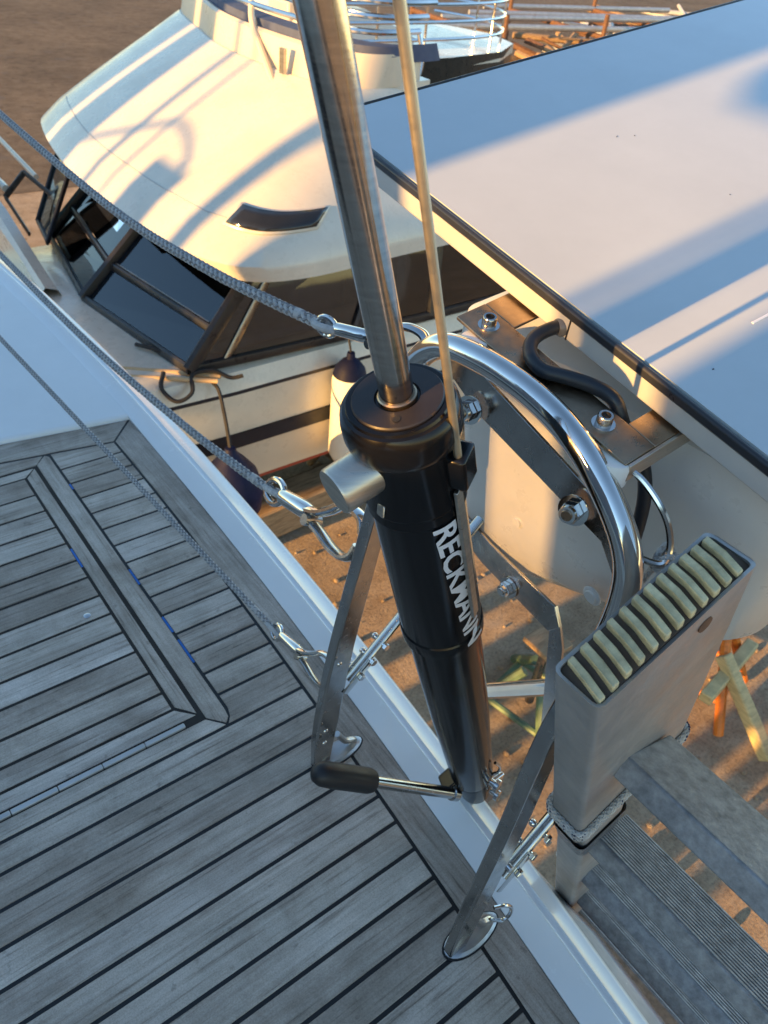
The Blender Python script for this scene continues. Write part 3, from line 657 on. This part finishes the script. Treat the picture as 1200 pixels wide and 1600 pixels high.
MB().lathe([(0, .0085), (.0012, .0085)], lp_(.128, TT + .0003, .032), (0, -1, 0), 18).build('rivet_hole', 'rust', st1)
# treads
def tread(d, w0, w1, th, t1=.60, rib=True):
    c0 = lp_((w0 + w1) / 2, TT, d); tw = w1 - w0; Lh = t1 - TT
    tilt = Matrix.Rotation(radians(-43), 3, TY)
    xm_ = (tilt @ WN); zm_ = TY.cross(xm_)
    M_ = Matrix((xm_, TY, zm_)).transposed()
    o = MB().box(c0 + TY * Lh / 2, (tw, Lh - .001, th), M_).build('tread', 'tread_grey', ld, bevel=.003)
    if rib:
        m = MB(); k = 0; n_ = int(tw / .0062)
        sgn = -1 if zm_.z < 0 else 1
        for k in range(n_):
            m.box(c0 + TY * Lh / 2 + xm_ * (-tw / 2 + .006 + k * (tw - .012) / (n_ - 1)) + zm_ * sgn * (th / 2 + .0003), (.0028, Lh - .004, .0022), M_)
        r_ = m.build('grip_ribs', 'tread_grey', o, False); r_['kind'] = 'stuff'
    return o
tread(.326, .040, .146, .032, rib=False)
for k in range(0, 13): tread(.628 + .264 * k, .012, .108, .030, rib=k < 5)
# lashing
ls = thing('rope_lashing', lp_(.09, .02, .45), 'pale rope with dark flecks lashed round the ladder stile', 'rope')
for j, dd in enumerate((.440, .450)):
    ring = rbox(TW / 2, TT / 2, TW / 2 + .0045, TT / 2 + .0045, .012, 4)
    path = [lp_(a, b, dd + .05 * (1 - a / TW) * (.35 + .1 * j) + .004 * sin(a * 30 + j)) for a, b in ring]; path.append(path[0])
    m = MB(); rope_mesh(m, path, .0038); o = m.build('turn', 'rope_light', ls)
    m = MB()
    for k in range(30):
        t = k / 30 * (len(path) - 1); i = int(t); p = path[i].lerp(path[i + 1], t - i); c = (path[i] + path[i + 1]) / 2 - lp_(TW / 2, TT / 2, dd)
        m.sphere(p + c.normalized() * .0030 + Vector((0, 0, .0016)), .0019, 6)
    m.build('fleck', 'rope_fleck', o)
tp = MB(); tp.loft([[lp_(a, b + .006, .535) for a, b in rbox(.043, TT / 2, .046, TT / 2 + .003, .01, 4)], [lp_(a, b + .006, .57) for a, b in rbox(.043, TT / 2, .044, TT / 2 + .002, .012, 4)], [lp_(a, b + .006, .61) for a, b in rbox(.043, TT / 2, .041, TT / 2 + .001, .012, 4)]], caps=False)
tp.build('tape_wrap', 'tape_grey', ld)
MB().box(lp_(.02, .03, .80), (.03, .05, .03), LM).build('foot_pad', 'nylon_white', ld, bevel=.006)
# cord tied to the rail eye
cd = thing('tied_cord', (.625, .27, .72), 'flecked white cord knotted to the small eye on the stern rail', 'cord')
m = MB()
for k in range(4):
    a0 = k * 1.3; c = Vector((.622, .272, .738 - .004 * k))
    rope_mesh(m, bez([c + Vector((.011 * cos(a0 + t), .009 * sin(a0 + t), .009 * sin(2 * t + k))) for t in [0, 1, 2, 3, 4, 5, 6]], 5), .0030)
m.build('knot', 'rope_light', cd)
m = MB(); rope_mesh(m, bez([(.620, .275, .732), (.612, .282, .70), (.606, .286, .66), (.604, .288, .60)], 8), .0032); rope_mesh(m, bez([(.628, .262, .733), (.640, .250, .722), (.66, .236, .70), (.68, .226, .68)], 8), .0032)
m.build('tail', 'rope_light', cd)

# ------------------------------------------------------------------ neighbouring motor boat
mo = thing('motor_boat', (4, 5.2, -2.2), 'white motor boat with raked dark windows and a sunlit sloping roof', 'boat')
YC = 5.05
def hullring(x):
    t = max(0, (2.0 - x) / 3.2); hb = 1.24 * (1 - min(.98, t) ** 2.2)
    return hb
xs = [-1.15, -1.0, -.7, -.3, .2, .8, 1.4, 2.0, 3.5, 6, 9.5]
def hstrip(z0, o0, z1, o1, name, mat, n=1):
    m = MB(); rings = []
    for x in xs:
        hb = hullring(x)
        A = [(x, YC - (hb + o0 * hb), z0), (x, YC - (hb + o1 * hb), z1)]; Bp = [(x, YC + (hb + o1 * hb), z1), (x, YC + (hb + o0 * hb), z0)]
        rings.append((A, Bp))
    m.loft([r[0] for r in rings], False, False); m.loft([r[1] for r in rings], False, False)
    return m.build(name, mat, mo)
hstrip(-1.20, -.03, -1.31, .005, 'gunwale', 'boat_white')
hstrip(-1.31, .005, -1.335, .006, 'rub_strip', 'navy_stripe')
hstrip(-1.335, .005, -1.625, -.005, 'topside', 'boat_white')
hstrip(-1.625, .004, -1.735, .002, 'sheer_stripe', 'navy_stripe')
hstrip(-1.735, -.006, -2.06, -.05, 'lower_topside', 'boat_cream')
hstrip(-2.06, -.05, -2.09, -.055, 'boot_line', 'red_stripe')
hstrip(-2.09, -.056, -2.55, -.55, 'bottom', 'antifoul')
m = MB(); m.loft([[(x, YC - hullring(x) * .97, -1.20), (x, YC - hullring(x) * .9, -1.165), (x, YC, -1.14), (x, YC + hullring(x) * .9, -1.165), (x, YC + hullring(x) * .97, -1.20)] for x in xs], False, False); m.build('side_deck', 'boat_white', mo)
MB().box((4, YC, -2.6), (9, .2, .5)).build('keel', 'antifoul', mo)
# wheelhouse glazing: outline at deck level and at the roof
WB = [(4.9, 3.80), (3.55, 3.80), (2.9, 3.82), (1.74, 3.88), (1.56, 5.06), (1.74, 6.24), (2.9, 6.28), (4.9, 6.28)]
WT = [(4.9, 3.95), (3.65, 3.95), (3.25, 3.96), (2.42, 4.00), (2.32, 5.06), (2.42, 6.12), (3.1, 6.15), (4.9, 6.15)]
ZB_, ZT_ = -1.13, -.42
def wp(i, t, k): # corner i->i+1 at t, height k
    a = Vector((*WB[i], ZB_)).lerp(Vector((*WB[i + 1], ZB_)), t); b_ = Vector((*WT[i], ZT_)).lerp(Vector((*WT[i + 1], ZT_)), t); return a.lerp(b_, k)
def bar(a, b, r=.03, mat='frame_dark', name='window_bar', flat=.55): 
    return MB().tube([a, b], (r, r * flat), 8).build(name, mat, mo)
for i in range(7):
    n_ = wp(i, .5, 0); 
    rows = ((.03, .25), (.30, .98)) if i in (3, 4) else ((.03, .98),)
    for k0, k1 in rows:
        q = [wp(i, .03, k0), wp(i, .97, k0), wp(i, .97, k1), wp(i, .03, k1)]
        nn = (q[1] - q[0]).cross(q[3] - q[0]).normalized()
        MB().slab(q, nn * .006).build('window_pane', 'glass_tint', mo, False)
    bar(wp(i, 0, .0), wp(i, 0, 1), .055 if i in (3, 4) else .045, 'frame_dark', 'window_post')
    bar(wp(i, 0, .0), wp(i, 1, 0), .035)
    bar(wp(i, 0, .99), wp(i, 1, .99), .035)
    if i in (3, 4): bar(wp(i, .02, .275), wp(i, .98, .275), .028)
bar(wp(2, .80, .02), wp(2, .86, 1), .03, 'frame_bronze', 'window_trim', .3)
bar(wp(3, .06, .30), wp(3, .97, .30), .012, 'frame_bronze', 'window_trim')
# cabin inside: sole, bulkhead, seat, console, curtains
MB().box((3.5, YC, -1.45), (3.2, 2.1, .04)).build('cabin_sole', 'interior_dark', mo)
MB().box((4.95, YC, -.9), (.05, 2.3, 1.1)).build('cabin_bulkhead', 'interior_dark', mo)
MB().box((2.35, 5.0, -1.12), (.8, 2.0, .06)).build('console', 'interior_blue', mo, bevel=.03)
MB().box((2.9, 4.5, -1.05), (.5, .5, .5)).build('helm_seat', 'interior_blue', mo, bevel=.08)
MB().tube([(2.25 + .14 * cos(t) * .4, 4.55 + .16 * cos(t), -.92 + .15 * sin(t)) for t in [2 * pi * k / 20 for k in range(20)]], .014, 8, True).build('steering_wheel', 'nylon_white', mo)
MB().box((2.05, 4.3, -1.02), (.30, .5, .10), Matrix.Rotation(.4, 3, 'Z')).build('chart_case', 'boat_cream', mo, bevel=.02)
for k in range(5):
    x = 3.0 + k * .36
    m = MB(); m.loft([[(x + .02 * j, 3.92 + .015 * sin(j * 2.1), z) for j in range(15)] for z in (-1.1, -.45)], False, False); m.build('curtain', 'curtain', mo)
# roof: visor edge rising to the flying bridge
base = [(3.3, 3.45), (2.85, 3.43), (2.45, 3.395), (2.18, 3.39), (1.94, 3.44), (1.80, 3.57), (1.70, 3.86), (1.655, 4.45), (1.655, 5.10), (1.70, 5.60), (1.80, 6.15), (1.93, 6.55), (2.15, 6.75), (2.7, 6.78), (3.3, 6.78)]
top = [(3.25, 3.98), (3.12, 3.96), (3.0, 3.96), (2.90, 4.0), (2.83, 4.08), (2.77, 4.20), (2.73, 4.40), (2.71, 4.75), (2.72, 5.10), (2.77, 5.45), (2.88, 5.85), (2.98, 6.25), (3.10, 6.60), (3.2, 6.70), (3.3, 6.70)]
base = [(p.x, p.y) for p in bez([(a, b, 0) for a, b in base], 4)]; top = [(p.x, p.y) for p in bez([(a, b, 0) for a, b in top], 4)]
rings = [[(a + .06 * (1 if True else 0) * ((t_[0] - a) > -9) * .9, b, -.46) for (a, b), t_ in zip(base, top)]]
rings.append([(a + .012, b, -.40) for a, b in base]); rings.append([(a, b, -.37) for a, b in base])
for k in range(1, 9):
    t = k / 8; zz = -.345 + .64 * t
    rings.append([(a + (c - a) * (t - .035 * sin(pi * t)), b + (d_ - b) * (t - .035 * sin(pi * t)), zz) for (a, b), (c, d_) in zip(base, top)])
roof = MB().loft(rings, False, False).build('roof', 'boat_white', mo, ang=50)
MB().prism([(2.6, 3.46), (4.95, 3.50), (4.95, 6.74), (2.6, 6.74)], -.44, -.352).build('aft_roof', 'boat_white', mo, bevel=.03)
# underside of the visor
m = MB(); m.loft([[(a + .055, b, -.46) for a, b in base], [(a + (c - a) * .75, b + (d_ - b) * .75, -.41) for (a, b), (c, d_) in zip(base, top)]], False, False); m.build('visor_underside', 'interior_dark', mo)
# flying bridge coaming and cushion
m = MB(); m.loft([[(c + dx, d_ + .0, z) for (c, d_) in top] for dx, z in ((.0, .29), (.015, .295), (.05, .45), (.07, .465), (.11, .45), (.12, .30))], False, False); m.build('bridge_coaming', 'boat_cream', mo)
m = MB(); m.loft([[(c + dx, d_ , z) for (c, d_) in top] for dx, z in ((.10, .45), (.11, .50), (.22, .51), (.26, .42))], False, False); m.build('bridge_cushion', 'cushion_blue', mo)
m = MB(); m.prism([(a + .2, b) for a, b in top][::-1], .22, .32); m.build('bridge_floor', 'boat_white', mo)
for h, off in ((.57, .08), (.64, .13), (.71, .18)):
    MB().tube([(c + off, d_, h) for c, d_ in top], .016, 8).build('bridge_rail', 'steel', mo)
MB().tube(bez([(2.80, 4.95, .58), (2.76, 4.86, .46), (2.66, 4.46, .24), (2.63, 4.43, .215)], 6), .020, 10).build('rail_strut', 'boat_cream', mo)
MB().box((2.60, 4.33, .205), (.16, .05, .012), frame((.8, -.1, .5))).build('strut_foot', 'steel_brushed', mo)
MB().box((2.70, 4.42, .36), (.02, .05, .13)).build('strut_foot', 'steel_brushed', mo)
MB().box((2.70, 5.95, .10), (.20, .05, .012), frame((.8, .2, .5))).build('strut_foot', 'steel_brushed', mo)
# roof skylight and a moulding seam, both lying on the roof surface
import bisect
def roof_at(u, t):
    i = min(len(base) - 2, int(u)); f_ = u - i
    a = Vector((*base[i], 0)).lerp(Vector((*base[i + 1], 0)), f_); c = Vector((*top[i], 0)).lerp(Vector((*top[i + 1], 0)), f_)
    s_ = t - .035 * sin(pi * t); p = a.lerp(c, s_); p.z = -.345 + .64 * t; return p
def on_roof(uv, lift):
    out = []
    for u, t in uv:
        p = roof_at(u, t); n_ = (roof_at(u + .3, t) - p).cross(roof_at(u, t + .03) - p).normalized()
        if n_.z < 0: n_ = -n_
        out.append(p + n_ * lift)
    return out
def sky_patch(g_, lift, name, mat):
    m = MB(); N = 14; rings = []
    for i in range(N + 1):
        a = i / N
        rings.append([on_roof([((20.75 + 1.2 * g_ - q * .75) * (1 - a) + (11.25 - 1.2 * g_ - q * .75) * a, .172 - .05 * g_ + (.108 + .10 * g_) * q - .012 * sin(pi * a))], lift)[0] for q in (0, .33, .66, 1)])
    m.loft(rings, False, False); o = m.build(name, mat, mo)
    sm = o.modifiers.new('s', 'SOLIDIFY'); sm.thickness = .012; sm.offset = 0
    return o
sky_patch(.25, .004, 'skylight_rim', 'boat_white')
sky_patch(0.0, .012, 'skylight', 'skylight_glass')
m = MB(); m.tube(on_roof([(u, .20) for u in range(14, 44)], .0005), .0035, 5); m.build('roof_seam', 'panel_back', mo)
# bulwark, side glass and rail at the far left
MB().loft([[(1.36, y, -1.2), (1.30 - .04 * sin(y * 2), y, z), (1.36, y, z + .03), (1.44, y, z), (1.47, y, -1.16)] for y, z in ((5.2, -1.10), (5.6, -1.0), (6.1, -.86), (6.5, -.80), (7.2, -.78), (8.5, -.76))], False, False).build('bulwark', 'boat_white', mo)
MB().slab([(1.70, 6.35, -1.05), (1.62, 5.90, -1.05), (1.98, 6.05, -.48), (2.05, 6.5, -.48)], (0.006, -.004, 0)).build('wing_glass', 'glass_green', mo, False)
for a, b in (((1.70, 6.35, -1.05), (2.05, 6.5, -.48)), ((1.62, 5.9, -1.05), (1.98, 6.05, -.48)), ((1.62, 5.9, -1.05), (1.70, 6.35, -1.05)), ((1.61, 6.3, -1.12), (1.60, 6.75, -.98)), ((1.60, 6.75, -.98), (1.75, 6.65, -.78)), ((1.75, 6.65, -.78), (1.82, 6.2, -.85))): bar(a, b, .022, name='wing_frame')
MB().tube([(1.97, 7.15, -.98), (2.06, 8.9, -.98)], .022, 10).build('grab_rail', 'boat_cream', mo)
MB().tube([(1.62, 6.75, -.92), (1.62, 8.3, -.90)], .03, 10).build('grab_rail', 'boat_white', mo)
# fenders and lines
fw = thing('fender', (2.76, 3.66, -2.0), 'white cylindrical fender with a dark blue top hanging beside the boat', 'fender', 'fenders hanging on the motor boat')
MB().lathe([(0, .03), (.03, .085), (.09, .115), (.66, .115), (.70, .11)], (2.76, 3.66, -2.02), (0, 0, 1), 28).build('body', 'fender_white', fw)
MB().lathe([(0, .112), (.05, .10), (.10, .06), (.12, .03), (.16, .025), (.165, 0)], (2.76, 3.66, -1.32), (0, 0, 1), 28).build('end_cap', 'fender_navy', fw)
MB().tube([(2.76, 3.66, -1.17), (2.76, 3.72, -1.0)], .008, 6).build('line', 'rope_black', fw)
fn = thing('fender', (1.78, 3.5, -1.9), 'dark navy round fender hanging by a black line near the white rail', 'fender', 'fenders hanging on the motor boat')
MB().lathe([(0, .02), (.03, .11), (.12, .18), (.25, .195), (.38, .16), (.47, .09), (.52, .045), (.56, .03), (.565, 0)], (1.80, 3.52, -2.05), (0, 0, 1), 28).build('body', 'fender_navy', fn)
MB().tube(bez([(1.80, 3.52, -1.50), (1.82, 3.60, -1.36), (1.86, 3.75, -1.24), (1.84, 3.80, -1.19)], 6), .012, 6).build('line', 'rope_black', fn)
bo = thing('bamboo_pole', (1.6, 3.85, -1.2), 'two thin tan poles tied with black line on the side deck', 'pole')
MB().tube([(1.42, 4.15, -1.17), (1.90, 3.80, -1.17)], .018, 8).build('pole', 'rope_tan', bo); MB().tube([(1.42, 4.05, -1.17), (1.86, 3.76, -1.175)], .014, 8).build('pole', 'rope_tan', bo)
MB().tube(bez([(1.60, 3.93, -1.13), (1.55, 3.86, -1.19), (1.60, 3.78, -1.25), (1.70, 3.78, -1.22), (1.75, 3.86, -1.15), (1.86, 3.81, -1.13), (1.95, 3.77, -1.18), (2.02, 3.74, -1.17)], 6), .014, 6).build('lashing', 'rope_black', bo)
MB().tube(bez([(1.60, 4.32, -1.13), (1.66, 4.2, -1.12), (1.72, 4.10, -1.13), (1.73, 4.02, -1.15)], 6), .014, 6).build('lashing', 'rope_black', bo)

# ------------------------------------------------------------------ boat beyond, yard gear
b2 = thing('dark_hulled_boat', (8, 10.6, -2), 'boat with a black hull band and stainless rails beyond the white roof', 'boat')
def bt2(z0, z1, y0, y1, name, mat):
    m = MB(); m.loft([[(x, 10.7 - (10.7 - y0) * k, z0), (x, 10.7 - (10.7 - y1) * k, z1)] for x, k in ((6.0, 1), (8.2, 1), (9.4, .85), (10.2, .5), (10.5, .05))], False, False)
    m.loft([[(x, 10.7 + (10.7 - y0) * k, z0), (x, 10.7 + (10.7 - y1) * k, z1)] for x, k in ((6.0, 1), (8.2, 1), (9.4, .85), (10.2, .5), (10.5, .05))], False, False); return m.build(name, mat, b2)
bt2(-.62, -1.05, 9.10, 9.16, 'sheer_band', 'dark_hull'); bt2(-1.05, -1.5, 9.16, 9.25, 'topside', 'boat_cream'); bt2(-1.5, -2.3, 9.25, 10.2, 'bottom', 'antifoul')
MB().prism([(6.0, 9.12), (8.2, 9.12), (9.4, 9.35), (10.2, 9.9), (10.45, 10.7), (10.2, 11.5), (9.4, 12.05), (8.2, 12.25), (6.0, 12.25)], -.75, -.625).build('deck', 'boat_white', b2, False)
MB().loft([[(x, 9.6, -.62), (x + .2, 9.75, z), (x + .2, 11.6, z), (x, 11.8, -.62)] for x, z in ((6.1, -.1), (7.0, -.15), (7.9, -.5))], True, True).build('coachroof', 'boat_white', b2)
for z in (-.42, -.22, -.02):
    MB().tube(bez([(6.0, 9.2, z), (8.0, 9.2, z), (9.2, 9.4, z), (9.9, 9.9, z), (10.15, 10.7, z), (9.9, 11.5, z)], 6), .022, 8).build('rail_tube', 'steel', b2)
for x, y in ((6.1, 9.2), (7.0, 9.2), (7.8, 9.2), (9.2, 9.4), (9.9, 9.9), (10.1, 10.7)):
    MB().tube([(x, y, -.62), (x, y, 0)], .018, 8).build('rail_post', 'steel', b2)
MB().tube(bez([(7.6, 9.1, -.3), (7.62, 9.0, -.6), (7.5, 8.95, -.9), (7.3, 9.0, -1.1)], 6), .03, 8).build('davit', 'steel', b2)
MB().box((6.4, 10.2, -.3), (.5, .5, .4)).build('deck_box', 'boat_cream', b2, bevel=.03)
jk = [((16, 15), 'timber'), ((18, 16), 'orange_paint'), ((20, 17), 'yellow_timber'), ((17, 13), 'rust'), ((22, 18), 'boat_white'), ((19.5, 14), 'timber'), ((24, 19), 'rust'), ((14.5, 13), 'yellow_timber'), ((21, 15.5), 'orange_paint'), ((26, 20), 'yellow_timber'), ((12.5, 10.6), 'rust'), ((13.6, 10.2), 'yellow_timber'), ((14, 11.8), 'timber'), ((15.5, 11.6), 'orange_paint'), ((16.5, 11.0), 'boat_white'), ((18, 12), 'rust'), ((30, 21), 'boat_white'), ((27, 17), 'timber'), ((23, 14.5), 'yellow_timber')]
nm = {'timber': ('timber_stack', 'brown stack of timber lying in the yard beyond the rails', 'timber'), 'orange_paint': ('boat_trailer', 'rusty trailer frame standing in the far yard', 'trailer'), 'yellow_timber': ('timber_stack', 'loose timber stack in the far yard', 'timber'), 'rust': ('scrap_heap', 'rusty heap of scrap iron in the far yard', 'scrap'), 'boat_white': ('covered_dinghy', 'grey covered dinghy lying in the far yard', 'dinghy')}
seen = {}
for (x, y), mt in sorted(jk):
    a, lb, ct_ = nm[mt]; lb = lb + (', nearest of its kind', ', second nearest of its kind', ', third nearest of its kind', ', fourth nearest of its kind', ', farthest of its kind', ', last of its kind')[seen.get(mt, 0)]; seen[mt] = seen.get(mt, 0) + 1; t = thing(a, (x, y, GZ), lb, ct_, 'yard clutter beyond the boats')
    for k in range(12):
        z = GZ + .12 + .16 * (k // 2); m = MB(); an = random.uniform(0, pi)
        d_ = Vector((cos(an), sin(an), random.uniform(-.05, .25))) * random.uniform(.7, 1.3)
        c = Vector((x + random.uniform(-.8, .8), y + random.uniform(-.8, .8), z + .2)); m.tube([c - d_, c + d_], random.uniform(.03, .09), 6); m.build('beam', {'orange_paint': 'rust', 'yellow_timber': 'timber', 'boat_white': 'panel_back'}.get(mt, mt), t)
# keel stands
def stand(x, y, h, mt, label, rot=0.0, sp=.42):
    t = thing('boat_stand', (x, y, GZ), label, 'boat stand', 'boat stands on the yard'); top_ = Vector((x, y, GZ + h))
    for k in range(4):
        a = rot + pi / 4 + k * pi / 2; MB().tube([(x + sp * cos(a), y + sp * sin(a), GZ + .02), (x + .09 * cos(a), y + .09 * sin(a), GZ + h)], .034, 8).build('leg', mt, t)
    for k in range(4):
        a = rot + pi / 4 + k * pi / 2; a2 = a + pi / 2; s_ = sp * .72
        MB().tube([(x + s_ * cos(a), y + s_ * sin(a), GZ + h * .34), (x + s_ * cos(a2), y + s_ * sin(a2), GZ + h * .34)], .022, 8).build('cross_bar', mt, t)
    MB().tube([(x, y, GZ + h - .3), (x, y, GZ + h + .25)], .03, 10).build('screw', 'steel_dull', t)
    MB().box((x, y, GZ + h + .27), (.22, .22, .04)).build('pad', 'timber', t, bevel=.008)
stand(4.15, 1.30, .62, 'orange_paint', 'orange painted boat stand on the ground right of the ladder top', .3)
stand(5.35, 1.55, .70, 'orange_paint', 'orange boat stand farther away at the right picture edge', .9)
stand(4.25, .33, .55, 'orange_paint', 'nearest orange boat stand at the right edge below the yellow timber', .5)
stand(3.02, 1.80, .40, 'green_paint', 'green boat stand on the ground behind the black cylinder', .2)
stand(3.6, 4.6, .5, 'timber', 'brown timber stand under the motor boat', .1)
for lab, a, b, r_ in (('long pale yellow timber prop leaning among the orange stands', (4.06, 1.17, -2.48), (4.02, .62, -2.93), .062), ('short pale yellow timber lying across the orange stands', (3.78, 1.06, -2.62), (4.40, 1.14, -2.56), .062)):
    d_ = Vector(b) - Vector(a)
    o = MB().box((Vector(a) + Vector(b)) / 2, (d_.length, .085, .085), frame(d_)).build('timber_prop', 'yellow_timber', None, bevel=.012); tag(o, lab, 'timber')
tb = MB().box((3.6, 4.3, -2.8), (3.6, .3, .3), Matrix.Rotation(.05, 3, 'Z')).build('keel_block', 'timber', None, bevel=.02); tag(tb, 'long brown timber baulk lying under the motor boat', 'timber')
# stones scattered on the ground
m = MB()
for k in range(420):
    x = random.uniform(1.5, 7); y = random.uniform(-.5, 6); r_ = random.uniform(.006, .03)
    m.sphere((x, y, GZ + r_ * .4), r_, 6, (1, random.uniform(.7, 1.2), .6))
pb = m.build('pebbles', 'ground_dirt', None); pb['kind'] = 'stuff'; pb['label'] = 'small loose stones scattered on the brown ground'; pb['category'] = 'pebbles'
# unseen boat added between the sun and the motor boat to shade its roof
yb = thing('shade_boat', (-9, 5.4, -2), 'unseen boat added out of view to shade the motor boat roof', 'boat')
MB().loft([[(x, 5.4 + s_ * b_, z) for s_, z in ((1, .3), (.8, -.9), (-.8, -.9), (-1, .3))] for x, b_ in ((-14, .1), (-11, 1.2), (-8, 1.5), (-5, 1.3))]).build('hull', 'boat_white', yb)
for y0, y1, z0, z1 in ((5.42, 5.90, .2, 3.2), (6.02, 7.4, .2, 3.2), (4.22, 4.58, .2, 1.50), (3.2, 3.5, .2, 1.75)):  # sheets added to throw broad shadows on the motor boat roof
    MB().box((-7.3, (y0 + y1) / 2, (z0 + z1) / 2), (.05, y1 - y0, z1 - z0)).build('roof_shade_sheet', 'canvas_tan', yb)
for y, h, r_ in ((5.0, 3.0, .035), (4.75, 2.3, .02), (3.85, 3.0, .07)): MB().tube([(-7.3, y, .2), (-7.3, y + .05, h)], r_, 10).build('roof_shade_post', 'canvas_tan', yb)  # posts added for thin shadow streaks on the roof
MB().tube(bez([(-7.3, 5.45, 1.36), (-7.3, 5.0, 1.56), (-7.3, 4.75, 1.66), (-7.3, 4.5, 1.62), (-7.3, 4.3, 1.52)], 5), .025, 8).build('roof_shade_rail', 'canvas_tan', yb)  # bent tube added for a curved shadow line on the roof
for k in range(4):
    y = 15.2 + .85 * k + .2 * (k % 2)
    o = MB().tube([(13.5 + 1.5 * k, y + .9, -1.38), (21.5 + 1.2 * k, y - .6 + .5 * (k % 2), -1.34)], (.07, .05), 10).build('stored_mast', 'aluminium', None)
    tag(o, 'bare aluminium mast lying on a rack in the far yard, %s from the nearest' % ('first', 'second', 'third', 'fourth', 'fifth', 'sixth')[k], 'mast', 'masts stored on the far rack')
for k, x in enumerate((15, 18.5, 22)):
    rk = thing('mast_rack', (x, 16.5, GZ), 'rusty mast rack frame in the far yard, %s of the row' % ('left', 'middle', 'right')[k], 'rack', 'mast racks')
    for y in (14.9, 18.3): MB().tube([(x, y, GZ), (x, y, -1.0)], .06, 8).build('post', 'rust', rk)
    MB().tube([(x, 14.9, -1.5), (x, 18.3, -1.4)], .06, 8).build('beam', 'rust', rk)
